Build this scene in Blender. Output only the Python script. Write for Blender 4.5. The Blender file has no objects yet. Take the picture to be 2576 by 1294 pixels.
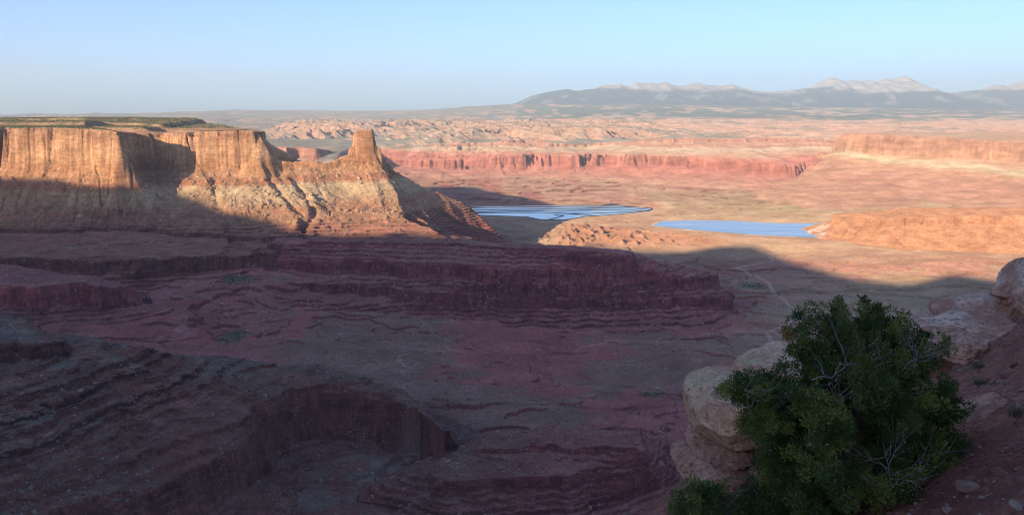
import bpy, bmesh, math, random
import numpy as np
from mathutils import Vector, Matrix, noise as mnoise

R = math.radians
sc = bpy.context.scene
COL = sc.collection
# ------------------------------------------------------------------ camera, sky, sun, exposure
F = 2060.0                      # focal length in units of a 2575-wide picture
V0 = 285.0                      # eye-level line in that picture
PITCH = math.atan((647.0 - V0) / F)
SUN_AZ, SUN_EL = R(31.0), R(12.0)   # direction of travel right of the view axis; height of the sun
cam_d = bpy.data.cameras.new("camera")
cam = bpy.data.objects.new("camera", cam_d)
COL.objects.link(cam)
cam_d.sensor_width = 36.0
cam_d.lens = 36.0 * F / 2575.0
cam_d.clip_start = 0.1
cam_d.clip_end = 200000.0
cam.location = (0, 0, 0)
cam.rotation_euler = (R(90) - PITCH, 0, 0)
sc.camera = cam

world = bpy.data.worlds.new("World")
sc.world = world
world.use_nodes = True
wn = world.node_tree
sky = wn.nodes.new("ShaderNodeTexSky")
sky.sky_type = 'NISHITA'
sky.sun_disc = False
sky.sun_elevation = SUN_EL
sky.altitude = 1800
sky.air_density = 0.65
sky.dust_density = 3.0
sky.ozone_density = 3.6
# the light travels towards (sin AZ, cos AZ); the sun itself stands the opposite way
sun_vec = Vector((-math.sin(SUN_AZ) * math.cos(SUN_EL), -math.cos(SUN_AZ) * math.cos(SUN_EL), math.sin(SUN_EL)))
sky.sun_rotation = math.atan2(sun_vec.x, sun_vec.y)
bg = wn.nodes["Background"]
bg.inputs["Strength"].default_value = 0.120
wn.links.new(sky.outputs[0], bg.inputs[0])

sun_d = bpy.data.lights.new("sun", 'SUN')
sun_d.energy = 4.2
sun_d.angle = R(0.5)
sun_d.color = (1.0, 0.81, 0.57)
sun = bpy.data.objects.new("sun", sun_d)
COL.objects.link(sun)
sun.rotation_euler = sun_vec.to_track_quat('Z', 'Y').to_euler()

sc.view_settings.view_transform = 'Standard'
sc.view_settings.look = 'None'
sc.view_settings.exposure = 1.28
sc.view_settings.gamma = 1.0
sc.render.engine = 'CYCLES'
sc.cycles.use_denoising = True
sc.cycles.pixel_filter_type = 'BLACKMAN_HARRIS'
sc.cycles.filter_width = 1.15
sc.cycles.max_bounces = 5
sc.cycles.diffuse_bounces = 3
sc.cycles.glossy_bounces = 2
sc.cycles.volume_bounces = 0
sc.cycles.transparent_max_bounces = 6

Q = 1.0                          # mesh density factor

# ------------------------------------------------------------------ picture to world
cp, sp = math.cos(PITCH), math.sin(PITCH)
def W(u, v, y=None, z=None):
    """World point on the line of sight through (u, v), at depth y or height z."""
    a = (u - 1287.5) / F
    b = (647.0 - v) / F
    dx, dy, dz = a, cp + sp * b, -sp + cp * b
    k = (y / dy) if y is not None else (z / dz)
    return (dx * k, dy * k, dz * k)
def PY(l):   # list of (u, v, Y)
    return [W(u, v, y=y) for u, v, y in l]
def PZ(l):   # list of (u, v, z)
    return [W(u, v, z=z) for u, v, z in l]

# ------------------------------------------------------------------ numpy noise
def _h(ix, iy, seed):
    n = (ix.astype(np.int64) * 374761393 + iy.astype(np.int64) * 668265263 + seed * 1442695041) & 0xFFFFFFFF
    n = ((n ^ (n >> 13)) * 1274126177) & 0xFFFFFFFF
    n = n ^ (n >> 16)
    return ((n & 0xFFFF).astype(np.float32) / 32767.5 - 1.0)
def vn(x, y, seed=0):
    ix = np.floor(x); iy = np.floor(y)
    fx = (x - ix).astype(np.float32); fy = (y - iy).astype(np.float32)
    ix = ix.astype(np.int32); iy = iy.astype(np.int32)
    fx = fx * fx * (3 - 2 * fx); fy = fy * fy * (3 - 2 * fy)
    a = _h(ix, iy, seed); b = _h(ix + 1, iy, seed)
    c = _h(ix, iy + 1, seed); d = _h(ix + 1, iy + 1, seed)
    return (a + (b - a) * fx) * (1 - fy) + (c + (d - c) * fx) * fy
def fbm(x, y, o=4, seed=0, g=0.5):
    s = 0; a = 1.0; t = 0
    for i in range(o):
        s = s + a * vn(x, y, seed + i * 17); t += a
        x, y = x * 1.9 * 0.8 + y * 1.9 * 0.6, y * 1.9 * 0.8 - x * 1.9 * 0.6
        a *= g
    return s / t
def rid(x, y, o=4, seed=0, g=0.5):
    s = 0; a = 1.0; t = 0
    for i in range(o):
        s = s + a * (1 - 2 * np.abs(vn(x, y, seed + i * 31))); t += a
        x, y = x * 1.6 + y * 1.2, y * 1.6 - x * 1.2
        a *= g
    return s / t
def sst(a, b, x):
    t = np.clip((x - a) / (b - a), 0, 1)
    return t * t * (3 - 2 * t)
def lerp(a, b, t):
    return a + (b - a) * t

# ------------------------------------------------------------------ contours
class Contour:
    """Signed distance (negative inside), height at the nearest point and a gully value, on a raster."""
    def __init__(self, pts, box, h, lam=90.0, seed=0, closed=True):
        x0, x1, y0, y1 = box
        self.x0, self.y0, self.h = x0, y0, h
        xs = np.arange(x0, x1 + h, h, dtype=np.float32); ys = np.arange(y0, y1 + h, h, dtype=np.float32)
        X, Y = np.meshgrid(xs, ys)
        best = np.full(X.shape, 1e18, np.float32); zn = np.zeros_like(X); nx = np.zeros_like(X); ny = np.zeros_like(X)
        ins = np.zeros(X.shape, bool)
        n = len(pts)
        for i in range(n if closed else n - 1):
            ax, ay, az = pts[i]; bx, by, bz = pts[(i + 1) % n]
            ex, ey = bx - ax, by - ay
            L = ex * ex + ey * ey + 1e-9
            t = np.clip(((X - ax) * ex + (Y - ay) * ey) / L, 0, 1)
            px = ax + t * ex; py = ay + t * ey
            d = (X - px) ** 2 + (Y - py) ** 2
            m = d < best
            best = np.where(m, d, best); zn = np.where(m, az + t * (bz - az), zn)
            nx = np.where(m, px, nx); ny = np.where(m, py, ny)
            if closed and ay != by:
                c = ((ay > Y) != (by > Y)) & (X < (bx - ax) * (Y - ay) / (by - ay) + ax)
                ins ^= c
        d = np.sqrt(best)
        self.sd = np.where(ins, -d, d).astype(np.float32)
        # soften the jump of the nearest height
        for _ in range(3):
            zp = np.pad(zn, 1, mode='edge')
            zn = (zp[1:-1, :-2] + zp[1:-1, 2:] + zp[:-2, 1:-1] + zp[2:, 1:-1] + zn) / 5
        self.zn = zn.astype(np.float32)
        self.g = fbm(nx / lam, ny / lam, 4, seed + 5, 0.55).astype(np.float32)
    def __call__(self, x, y):
        H, Wd = self.sd.shape
        gx = np.clip((x - self.x0) / self.h, 0, Wd - 1.001); gy = np.clip((y - self.y0) / self.h, 0, H - 1.001)
        ix = gx.astype(np.int32); iy = gy.astype(np.int32)
        fx = (gx - ix).astype(np.float32); fy = (gy - iy).astype(np.float32)
        k = iy * Wd + ix
        w00 = (1 - fx) * (1 - fy); w10 = fx * (1 - fy); w01 = (1 - fx) * fy; w11 = fx * fy
        out = []
        for f in (self.sd, self.zn, self.g):
            f = f.ravel()
            out.append(f[k] * w00 + f[k + 1] * w10 + f[k + Wd] * w01 + f[k + Wd + 1] * w11)
        return out

CPX = [0, .15, .18, .33, .37, .55, .6, .92, 1.0]; CPY = [0, .03, .10, .13, .23, .55, .60, .96, 1.0]
class Stack:
    """Landform from nested contours: list of (points, cliff height, cliff width, profile power, gully amplitude)."""
    def __init__(self, levels, box, h, out_slope=0.5, top=None, lam=90.0, seed=0):
        self.lv = [(Contour(p, box, h, lam, seed + 3 * i), ch, cw, pw, ga) for i, (p, ch, cw, pw, ga) in enumerate(levels)]
        self.box = box; self.out_slope = out_slope; self.top = top
    def __call__(self, x, y, off=None, cm=None):
        """x, y already warped; off moves the cliff lines in and out; returns z and the signed distances."""
        S = [c(x, y) for c, *_ in self.lv]
        n = len(self.lv)
        if off is not None:
            for i in range(n):
                if self.lv[i][1]: S[i][0] = S[i][0] + off
        sd, zn, g = S[-1]
        c, ch, cw, pw, ga = self.lv[-1]
        z = zn - ch * sst(0, cw, sd) - self.out_slope * np.maximum(sd - cw, 0) if ch else zn - self.out_slope * np.maximum(sd, 0)
        for k in range(n - 2, -1, -1):
            sd, zn, g = S[k]; sd2, zn2, g2 = S[k + 1]
            c, ch, cw, pw, ga = self.lv[k]
            chg = np.minimum(ch, 0.85 * np.maximum(zn - zn2, 0)) if ch else 0
            if cm is not None and ch > 60: chg = chg * cm
            zc = zn - (chg * np.interp(sd / cw, CPX, CPY) if ch else 0)
            d1 = np.maximum(sd - (cw if ch else 0), 0); d2 = np.maximum(-sd2, 0)
            t = d1 / (d1 + d2 + 1e-3)
            pr = 1 - (1 - t) ** pw
            zz = zc + (zn2 - zc) * pr
            if ga:
                zz = zz + ga * g * np.sin(np.pi * np.clip(t, 0, 1)) ** 0.8
            z = np.where(sd2 < 0, zz, z)
        sd0, zn0, g0 = S[0]
        zt = zn0 + (self.top(x, y, -sd0) if self.top else 0)
        z = np.where(sd0 < 0, zt, z)
        return z, S

def smax(a, b, k):
    h = np.clip(0.5 + 0.5 * (a - b) / k, 0, 1)
    return b + (a - b) * h + k * h * (1 - h)

# ---- left mesa with its alcove
FARL = -3600
A_rim = PY([(-330, 322, 2700), (-30, 322, 2745), (0, 321, 2850), (18, 321, 2850), (25, 321, 2700), (150, 320, 2670), (240, 324, 2650), (296, 330, 2610),
            (304, 332, 2660), (318, 333, 2860), (350, 335, 2960), (410, 337, 2990), (455, 338, 2940), (474, 336, 2830), (490, 334, 2850),
            (498, 334, 2890), (510, 332, 2850), (600, 330, 2880), (640, 331, 2890), (652, 333, 2950), (664, 331, 3100), (630, 325, 3500)]) \
        + [(-1500, 3900, -40), (FARL, 4000, -40)]
A_t1 = PZ([(-330, 560, -340), (0, 570, -345), (200, 572, -350), (300, 565, -345), (420, 575, -350), (540, 588, -360), (700, 592, -370), (760, 606, -385),
           (850, 598, -382), (1000, 598, -382), (1130, 604, -385)]) + [(-130, 2620, -400), (-95, 2900, -440), (-75, 3250, -500), (-85, 3420, -515),
           (-220, 3700, -500), (-500, 4000, -480), (-1500, 4400, -450), (FARL, 4500, -450)]
A_t2 = PZ([(-330, 640, -368), (0, 646, -372), (240, 652, -374), (400, 648, -374), (520, 640, -372), (590, 646, -382), (640, 636, -374), (740, 628, -376),
           (770, 632, -392), (850, 614, -388), (1000, 608, -392), (1140, 610, -395)]) + [(-95, 2500, -410), (-60, 2900, -460), (-40, 3250, -515), (-50, 3500, -525),
           (-220, 3800, -525), (-500, 4100, -500), (-1500, 4500, -480), (FARL, 4600, -480)]
A_t3 = PZ([(-330, 692, -412), (0, 692, -412), (240, 702, -418), (380, 694, -418), (540, 676, -412), (590, 668, -408), (640, 672, -412), (760, 672, -420),
           (850, 680, -430), (1000, 690, -440), (1150, 690, -440)]) + [(0, 2450, -480), (0, 2900, -500), (20, 3250, -528), (0, 3600, -540),
           (-200, 3900, -540), (-500, 4200, -510), (-1500, 4600, -490), (FARL, 4700, -490)]
BOXA = (-3000, 300, 1950, 4700)
def topA(x, y, d):
    up = sst(340, 375, y - 2700 + 0.16 * (x + 1200) + 60 * fbm(x / 160, y / 160, 3, 77)) * sst(-1300, -1340, x + 0.02 * y) 
    t2 = 15 * up
    return np.minimum(d, 6) * 0.2 + t2 + 6 * fbm(x / 200, y / 200, 3, 9) + (y - 2850) * 0.004
SA = Stack([(A_rim, 130, 24, 1, 0), (A_t1, 14, 10, 1.0, 6), (A_t2, 30, 14, 1.0, 5), (A_t3, 0, 1, 1, 0)], BOXA, 5.0, 0.6, topA, 110, 11)
# talus under the rim: use its own profile power
SA.lv[0] = SA.lv[0][:3] + (1.35, 16)
# ridges: crest lines with side slopes
def crest(pts, box, h=5.0, lam=60, seed=0):
    return Contour(pts, box, h, lam, seed, closed=False)
BOXR = (-1100, 250, 2350, 3750)
CR1 = crest(PY([(664, 338, 2985), (678, 356, 2965), (690, 380, 2950), (702, 396, 2940), (712, 403, 2938), (735, 404, 2960), (775, 402, 2975), (815, 409, 3000), (850, 395, 3040), (880, 386, 3065), (912, 384, 3090),
                (952, 388, 3105), (972, 408, 3120), (1002, 432, 3130), (1050, 456, 3180), (1100, 478, 3230), (1150, 503, 3270), (1185, 522, 3300), (1212, 548, 3340),
                (1240, 578, 3380), (1252, 604, 3410)]), BOXR, 5, 60, 3)
CR4 = crest(PY([(655, 333, 2905), (664, 345, 2900), (676, 368, 2905), (690, 390, 2915), (704, 402, 2930)]), BOXR, 5, 60, 12)
CR2 = crest(PY([(925, 420, 3080), (960, 470, 3000), (1010, 520, 2900), (1080, 560, 2780), (1130, 590, 2640), (1150, 602, 2500)]), BOXR, 5, 60, 4)
CR3 = crest(PY([(500, 405, 2860), (520, 440, 2800), (560, 500, 2700), (600, 540, 2620)]), BOXR, 5, 60, 5)
SPIRE = Contour(PY([(889, 330, 3075), (900, 329, 3060), (936, 329, 3068), (939, 331, 3100), (925, 330, 3118), (893, 330, 3105)]), BOXR, 3.0, 18, 6)

GUL1 = crest(PY([(668, 440, 2880), (690, 468, 2820), (712, 500, 2760), (742, 535, 2690), (768, 562, 2640), (772, 592, 2580), (776, 620, 2500)]), BOXR, 5, 30, 13)
GUL2 = crest(PY([(738, 450, 2890), (756, 482, 2830), (768, 512, 2770), (790, 545, 2700), (782, 572, 2640), (773, 596, 2575)]), BOXR, 5, 30, 14)
GUL3 = crest(PY([(560, 450, 2820), (545, 480, 2780), (560, 520, 2700), (575, 570, 2600), (585, 640, 2300)]), BOXR, 5, 30, 15)
SPIRE2 = Contour(PY([(856, 396, 3080), (878, 386, 3072), (915, 382, 3062), (940, 380, 3066), (952, 386, 3090), (972, 405, 3120), (990, 424, 3140), (955, 400, 3150), (900, 386, 3140), (868, 392, 3120)]), BOXR, 3.0, 18, 8)
SPB = [(Contour(PY(p), BOXR, 3.0, 18, 9), h) for p, h in (([(934, 350, 3070), (944, 352, 3078), (944, 353, 3105), (934, 350, 3105)], 50), ([(944, 368, 3078), (956, 372, 3085), (954, 374, 3112), (944, 368, 3110)], 40),
    ([(878, 372, 3068), (890, 366, 3060), (890, 366, 3095), (878, 372, 3092)], 40), ([(905, 326, 3068), (922, 326, 3066), (924, 327, 3090), (906, 327, 3092)], 12))]
# ---- middle terrace ridge
B_top = PZ([(700, 612, -360), (790, 606, -352), (950, 608, -350), (1150, 608, -348), (1300, 622, -350), (1450, 629, -352), (1565, 632, -354), (1595, 645, -365)]) + \
        [(330, 2180, -368), (250, 2290, -372), (0, 2340, -365), (-250, 2360, -360), (-700, 2380, -360)]
B_m1 = PZ([(690, 650, -395), (800, 650, -390), (950, 655, -388), (1150, 662, -388), (1300, 672, -390), (1450, 672, -392), (1560, 674, -394), (1630, 676, -402), (1690, 692, -420), (1770, 692, -430)]) + \
        [(560, 2250, -440), (420, 2400, -430), (0, 2450, -420), (-250, 2470, -410), (-750, 2500, -395)]
B_m2 = PZ([(640, 700, -425), (760, 708, -430), (850, 712, -438), (1000, 722, -446), (1130, 738, -454), (1230, 742, -458), (1300, 742, -458), (1450, 744, -460), (1600, 748, -465), (1700, 744, -468), (1790, 740, -474), (1840, 755, -488)]) + \
        [(620, 2330, -500), (450, 2550, -490), (0, 2600, -480), (-250, 2620, -460), (-800, 2600, -420)]
B_b = PZ([(560, 745, -440), (700, 745, -445), (850, 754, -462), (1000, 770, -486), (1080, 795, -506), (1180, 806, -512), (1290, 822, -520), (1380, 832, -524), (1500, 828, -524), (1620, 834, -526), (1740, 836, -528), (1860, 822, -528), (1900, 806, -528)]) + \
      [(720, 2420, -532), (520, 2700, -535), (0, 2760, -530), (-250, 2750, -480), (-850, 2700, -430)]
BOXB = (-1100, 900, 1850, 3000)
SB = Stack([(B_top, 10, 10, 1, 3), (B_m1, 36, 16, 1, 2), (B_m2, 26, 14, 1.2, 4), (B_b, 0, 1, 1, 0)], BOXB, 4.0, 0.5, lambda x, y, d: -0.01 * np.minimum(d, 60), 60, 31)

# ---- lower left promontory
C_in = PY([(-330, 660, 1950), (0, 668, 1950), (150, 685, 1950), (180, 690, 2000), (0, 668, 2050), (-330, 655, 2050)])
C_rim = PY([(-330, 712, 1820), (0, 716, 1820), (90, 722, 1800), (180, 708, 1840), (250, 716, 1840), (330, 722, 1880), (372, 742, 1930), (345, 728, 1990), (240, 700, 2060), (0, 690, 2150), (-330, 690, 2150)])
C_b = PY([(-330, 800, 1760), (0, 802, 1765), (170, 806, 1780), (300, 792, 1820), (400, 772, 1880), (430, 764, 1950), (400, 745, 2050), (240, 720, 2150), (0, 710, 2220), (-330, 710, 2240)])
BOXC = (-1700, -500, 1600, 2400)
SC_ = Stack([(C_in, 0, 1, 1, 4), (C_rim, 48, 14, 1.0, 2), (C_b, 0, 1, 1, 0)], BOXC, 4.0, 0.5, None, 50, 41)

# ---- near slope on the left
D_0 = PY([(-330, 862, 985), (0, 866, 1000), (60, 862, 1012), (120, 862, 1030), (158, 860, 1055), (164, 846, 1085), (110, 812, 1130), (50, 796, 1170), (0, 788, 1200), (-330, 780, 1200)])
D_1 = PZ([(-330, 1130, -325), (0, 1010, -330), (180, 955, -330), (300, 905, -332), (400, 868, -335)]) + [(-560, 1260, -385), (-700, 1340, -425), (-900, 1400, -430), (-1600, 1420, -430)]
D_2 = PZ([(-330, 1270, -360), (0, 1150, -368), (300, 1042, -376), (480, 985, -380), (600, 935, -384), (705, 905, -385)]) + [(-420, 1350, -440), (-700, 1480, -465), (-1600, 1520, -465)]
D_3 = PZ([(-330, 1420, -395), (0, 1300, -405), (300, 1205, -420), (480, 1130, -420), (570, 1085, -414), (590, 1050, -408), (640, 1010, -405), (740, 972, -405), (860, 963, -410), (945, 985, -420),
          (1065, 1045, -436), (1128, 1098, -460)]) + [(-120, 1230, -480), (-250, 1330, -470), (-430, 1430, -490), (-800, 1600, -480), (-1600, 1650, -480)]
D_4 = PZ([(-330, 1530, -425), (0, 1420, -440), (300, 1340, -458), (500, 1285, -476), (600, 1225, -486), (660, 1190, -495), (760, 1170, -501), (900, 1154, -504), (1050, 1142, -506), (1190, 1134, -508)]) + \
      [(-40, 1240, -515), (-200, 1420, -510), (-420, 1560, -505), (-800, 1700, -480), (-1600, 1720, -480)]
BOXD = (-1600, 400, 380, 1750)
SD = Stack([(D_0, 17, 8, 0.9, 5), (D_1, 6, 5, 1.0, 5), (D_2, 5, 5, 1.0, 4), (D_3, 80, 28, 1.0, 2), (D_4, 0, 1, 1, 0)], BOXD, 3.0, 0.35, lambda x, y, d: np.minimum(d, 60) * 0.03, 45, 51)
# ---- near stepped spur at the bottom
E_0 = PZ([(1190, 1128, -470), (1240, 1120, -466), (1390, 1112, -460), (1440, 1126, -464), (1500, 1120, -460), (1565, 1116, -458), (1610, 1128, -464)]) + [(190, 1180, -470), (60, 1190, -470), (-30, 1185, -474)]
E_1 = PZ([(1085, 1180, -478), (1100, 1210, -482), (1200, 1200, -480), (1300, 1192, -480), (1400, 1195, -480), (1500, 1180, -482), (1600, 1170, -484), (1650, 1172, -490)]) + [(240, 1210, -500), (60, 1225, -500), (-60, 1215, -495)]
E_2 = PZ([(1040, 1180, -484), (1075, 1290, -512), (1120, 1330, -520), (1300, 1310, -522), (1450, 1300, -524), (1560, 1262, -524), (1640, 1225, -522), (1695, 1206, -522)]) + [(290, 1230, -526), (60, 1260, -524), (-90, 1240, -515)]
BOXE = (-250, 420, 900, 1350)
SE = Stack([(E_0, 7, 5, 1, 3), (E_1, 14, 9, 1, 3), (E_2, 0, 1, 1, 0)], BOXE, 2.5, 0.4, None, 25, 61)

# ---- far landforms
F1_rim = PY([(2118, 345, 6800), (2140, 336, 6600), (2240, 340, 6350), (2300, 344, 6250), (2330, 345, 6150), (2480, 352, 5900), (2500, 353, 6000), (2620, 354, 5700), (2900, 360, 5200), (3300, 360, 5200),
             (3300, 330, 9000), (2500, 330, 9500), (2130, 333, 8800)])
F1_b = PZ([(1990, 470, -490), (2040, 492, -500), (2120, 510, -505), (2300, 522, -505), (2600, 535, -505), (2900, 540, -500), (3300, 540, -500)]) + \
       [(6500, 9800, -300), (3500, 9900, -300), (2500, 9200, -320), (1900, 7400, -440), (1850, 6300, -480)]
BOXF = (-2600, 6500, 4000, 10200)
SF1 = Stack([(F1_rim, 140, 50, 1.6, 22), (F1_b, 0, 1, 1, 0)], BOXF, 20.0, 0.15, lambda x, y, d: d * 0.008, 260, 71)
F2_a = PY([(820, 405, 8600), (880, 392, 8200), (940, 376, 7900), (1090, 366, 7700), (1140, 352, 7600), (1175, 352, 7600), (1190, 360, 7600), (1250, 352, 7500), (1340, 347, 7450), (1362, 357, 7400), (1480, 366, 7500), (1600, 352, 7500), (1700, 346, 7450),
           (1850, 348, 7400), (1980, 346, 7300), (2110, 352, 7300), (2200, 352, 7500)]) + [(3600, 8600, -240), (6500, 10150, -240), (-2600, 10150, -240), (-1500, 9000, -260)]
F2_r = PY([(820, 412, 8300), (880, 405, 7900), (940, 398, 7500), (1100, 402, 7300), (1220, 396, 7000), (1300, 390, 6800), (1318, 386, 6780), (1335, 388, 6900), (1350, 388, 6800), (1470, 390, 6780), (1484, 388, 6950), (1500, 386, 6850), (1620, 386, 6800), (1720, 388, 6700), (1800, 396, 6500),
           (1900, 406, 6250), (1990, 414, 6050), (2016, 418, 6050), (2030, 410, 6300), (2110, 396, 6800), (2180, 380, 7300)]) + [(3600, 8500, -280), (6500, 10100, -280), (-2600, 10100, -280), (-1600, 8800, -290)]
F2_b = PZ([(800, 424, -470), (880, 426, -470), (940, 428, -470), (1100, 436, -485), (1300, 440, -490), (1500, 441, -490), (1650, 448, -492), (1800, 462, -498), (1950, 478, -502), (2030, 466, -500), (2100, 440, -480)]) + \
       [(3600, 8000, -320), (6500, 10000, -320), (-2600, 10000, -420), (-1900, 8400, -450)]
SF2 = Stack([(F2_a, 32, 40, 1.0, 14), (F2_r, 88, 60, 1.3, 10), (F2_b, 0, 1, 1, 0)], BOXF, 20.0, 0.2, None, 150, 81)
F4_a = PY([(2140, 580, 3520), (2165, 566, 3490), (2185, 552, 3460), (2230, 548, 3430), (2330, 546, 3400), (2575, 542, 3330), (2900, 540, 3200), (3300, 540, 3200)]) + [(3300, 4000, -450), (1900, 3950, -450), (1500, 3800, -460)]
F4_b = PZ([(2100, 606, -541), (2140, 615, -540), (2180, 622, -540), (2260, 630, -539), (2400, 632, -538), (2600, 640, -537), (2900, 648, -536), (3300, 655, -535)]) + [(3500, 4300, -510), (1900, 4200, -515), (1420, 3900, -538)]
BOXG = (1200, 3500, 2700, 4500)
SF4 = Stack([(F4_a, 30, 22, 1.1, 9), (F4_b, 0, 1, 1, 0)], BOXG, 8.0, 0.2, lambda x, y, d: d * 0.01, 60, 91)

# floor control points
FL = np.array(PZ([(-200, 760, -430), (650, 690, -414), (500, 722, -428), (300, 810, -462), (200, 850, -478), (500, 850, -495), (700, 860, -502), (900, 800, -505), (1050, 830, -520), (1300, 900, -526), (1600, 900, -529),
                  (1900, 850, -531), (2300, 720, -536), (2000, 650, -541), (1700, 650, -541), (1300, 612, -536), (1250, 560, -543), (1450, 530, -549), (1850, 575, -549), (1000, 1000, -520), (1300, 1080, -524),
                  (1600, 1050, -527), (1650, 1250, -531), (900, 1250, -512), (750, 1230, -506), (700, 1300, -508), (2400, 800, -532), (1500, 490, -543), (1900, 512, -538), (2250, 540, -522), (2500, 528, -508), (1400, 452, -502), (1800, 478, -515),
                  (1000, 470, -520)])) if True else None
def floor_z(x, y):
    num = 0; den = 0
    for px, py, pz in FL:
        s = 120 + 0.12 * py
        w = 1.0 / (((x - px) ** 2 + (y - py) ** 2) / (s * s) + 0.25) ** 2
        num = num + w * pz; den = den + w
    return num / den

def inbox(b, x, y):
    return (x > b[0] + 15) & (x < b[1] - 15) & (y > b[2] + 15) & (y < b[3] - 15)

def terrace(z, T, s, k=2.6):
    f = z / T
    fl = np.floor(f); fr = f - fl
    return lerp(z, T * (fl + fr ** k), s)

HOR = np.array([(-900, 288), (0, 289), (240, 288), (340, 287), (430, 283), (600, 279), (760, 277), (850, 279), (1000, 278), (1100, 276), (1170, 269), (1300, 263), (1600, 262), (2000, 270), (2600, 276), (3500, 276)], float)

POND1 = PZ([(1170, 521, -547), (1230, 518, -547), (1400, 516, -547), (1560, 516, -547), (1640, 524, -547), (1632, 530, -547), (1560, 538, -547), (1470, 544, -547), (1425, 552, -547), (1360, 552, -547), (1325, 545, -547), (1190, 540, -547)])
POND2 = PZ([(1642, 566, -547), (1664, 556, -547), (1740, 553, -547), (1840, 555, -547), (1960, 561, -547), (2058, 561, -547), (2072, 566, -547), (2090, 575, -547), (2058, 597, -547), (1900, 590, -547), (1760, 579, -547), (1660, 569, -547)])
BOXP = (-500, 1800, 3200, 5300)
CP1 = Contour(POND1, BOXP, 8, 50, 1)
CP2 = Contour(POND2, BOXP, 8, 50, 2)
ROAD = PZ([(1952, 868, -531), (1940, 853, -531), (1928, 838, -531), (1946, 826, -532), (1985, 815, -532), (2005, 800, -532), (2006, 783, -533), (1990, 765, -533), (1970, 745, -534), (1952, 735, -534), (1943, 722, -535), (1930, 706, -536),
           (1900, 690, -537), (1868, 674, -538), (1856, 668, -539), (1862, 663, -539), (1900, 658, -540), (1935, 655, -540), (1945, 646, -541), (1930, 640, -541)])
CRD = Contour(ROAD, (200, 1500, 1700, 3400), 3, 50, 1, closed=False)

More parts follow.
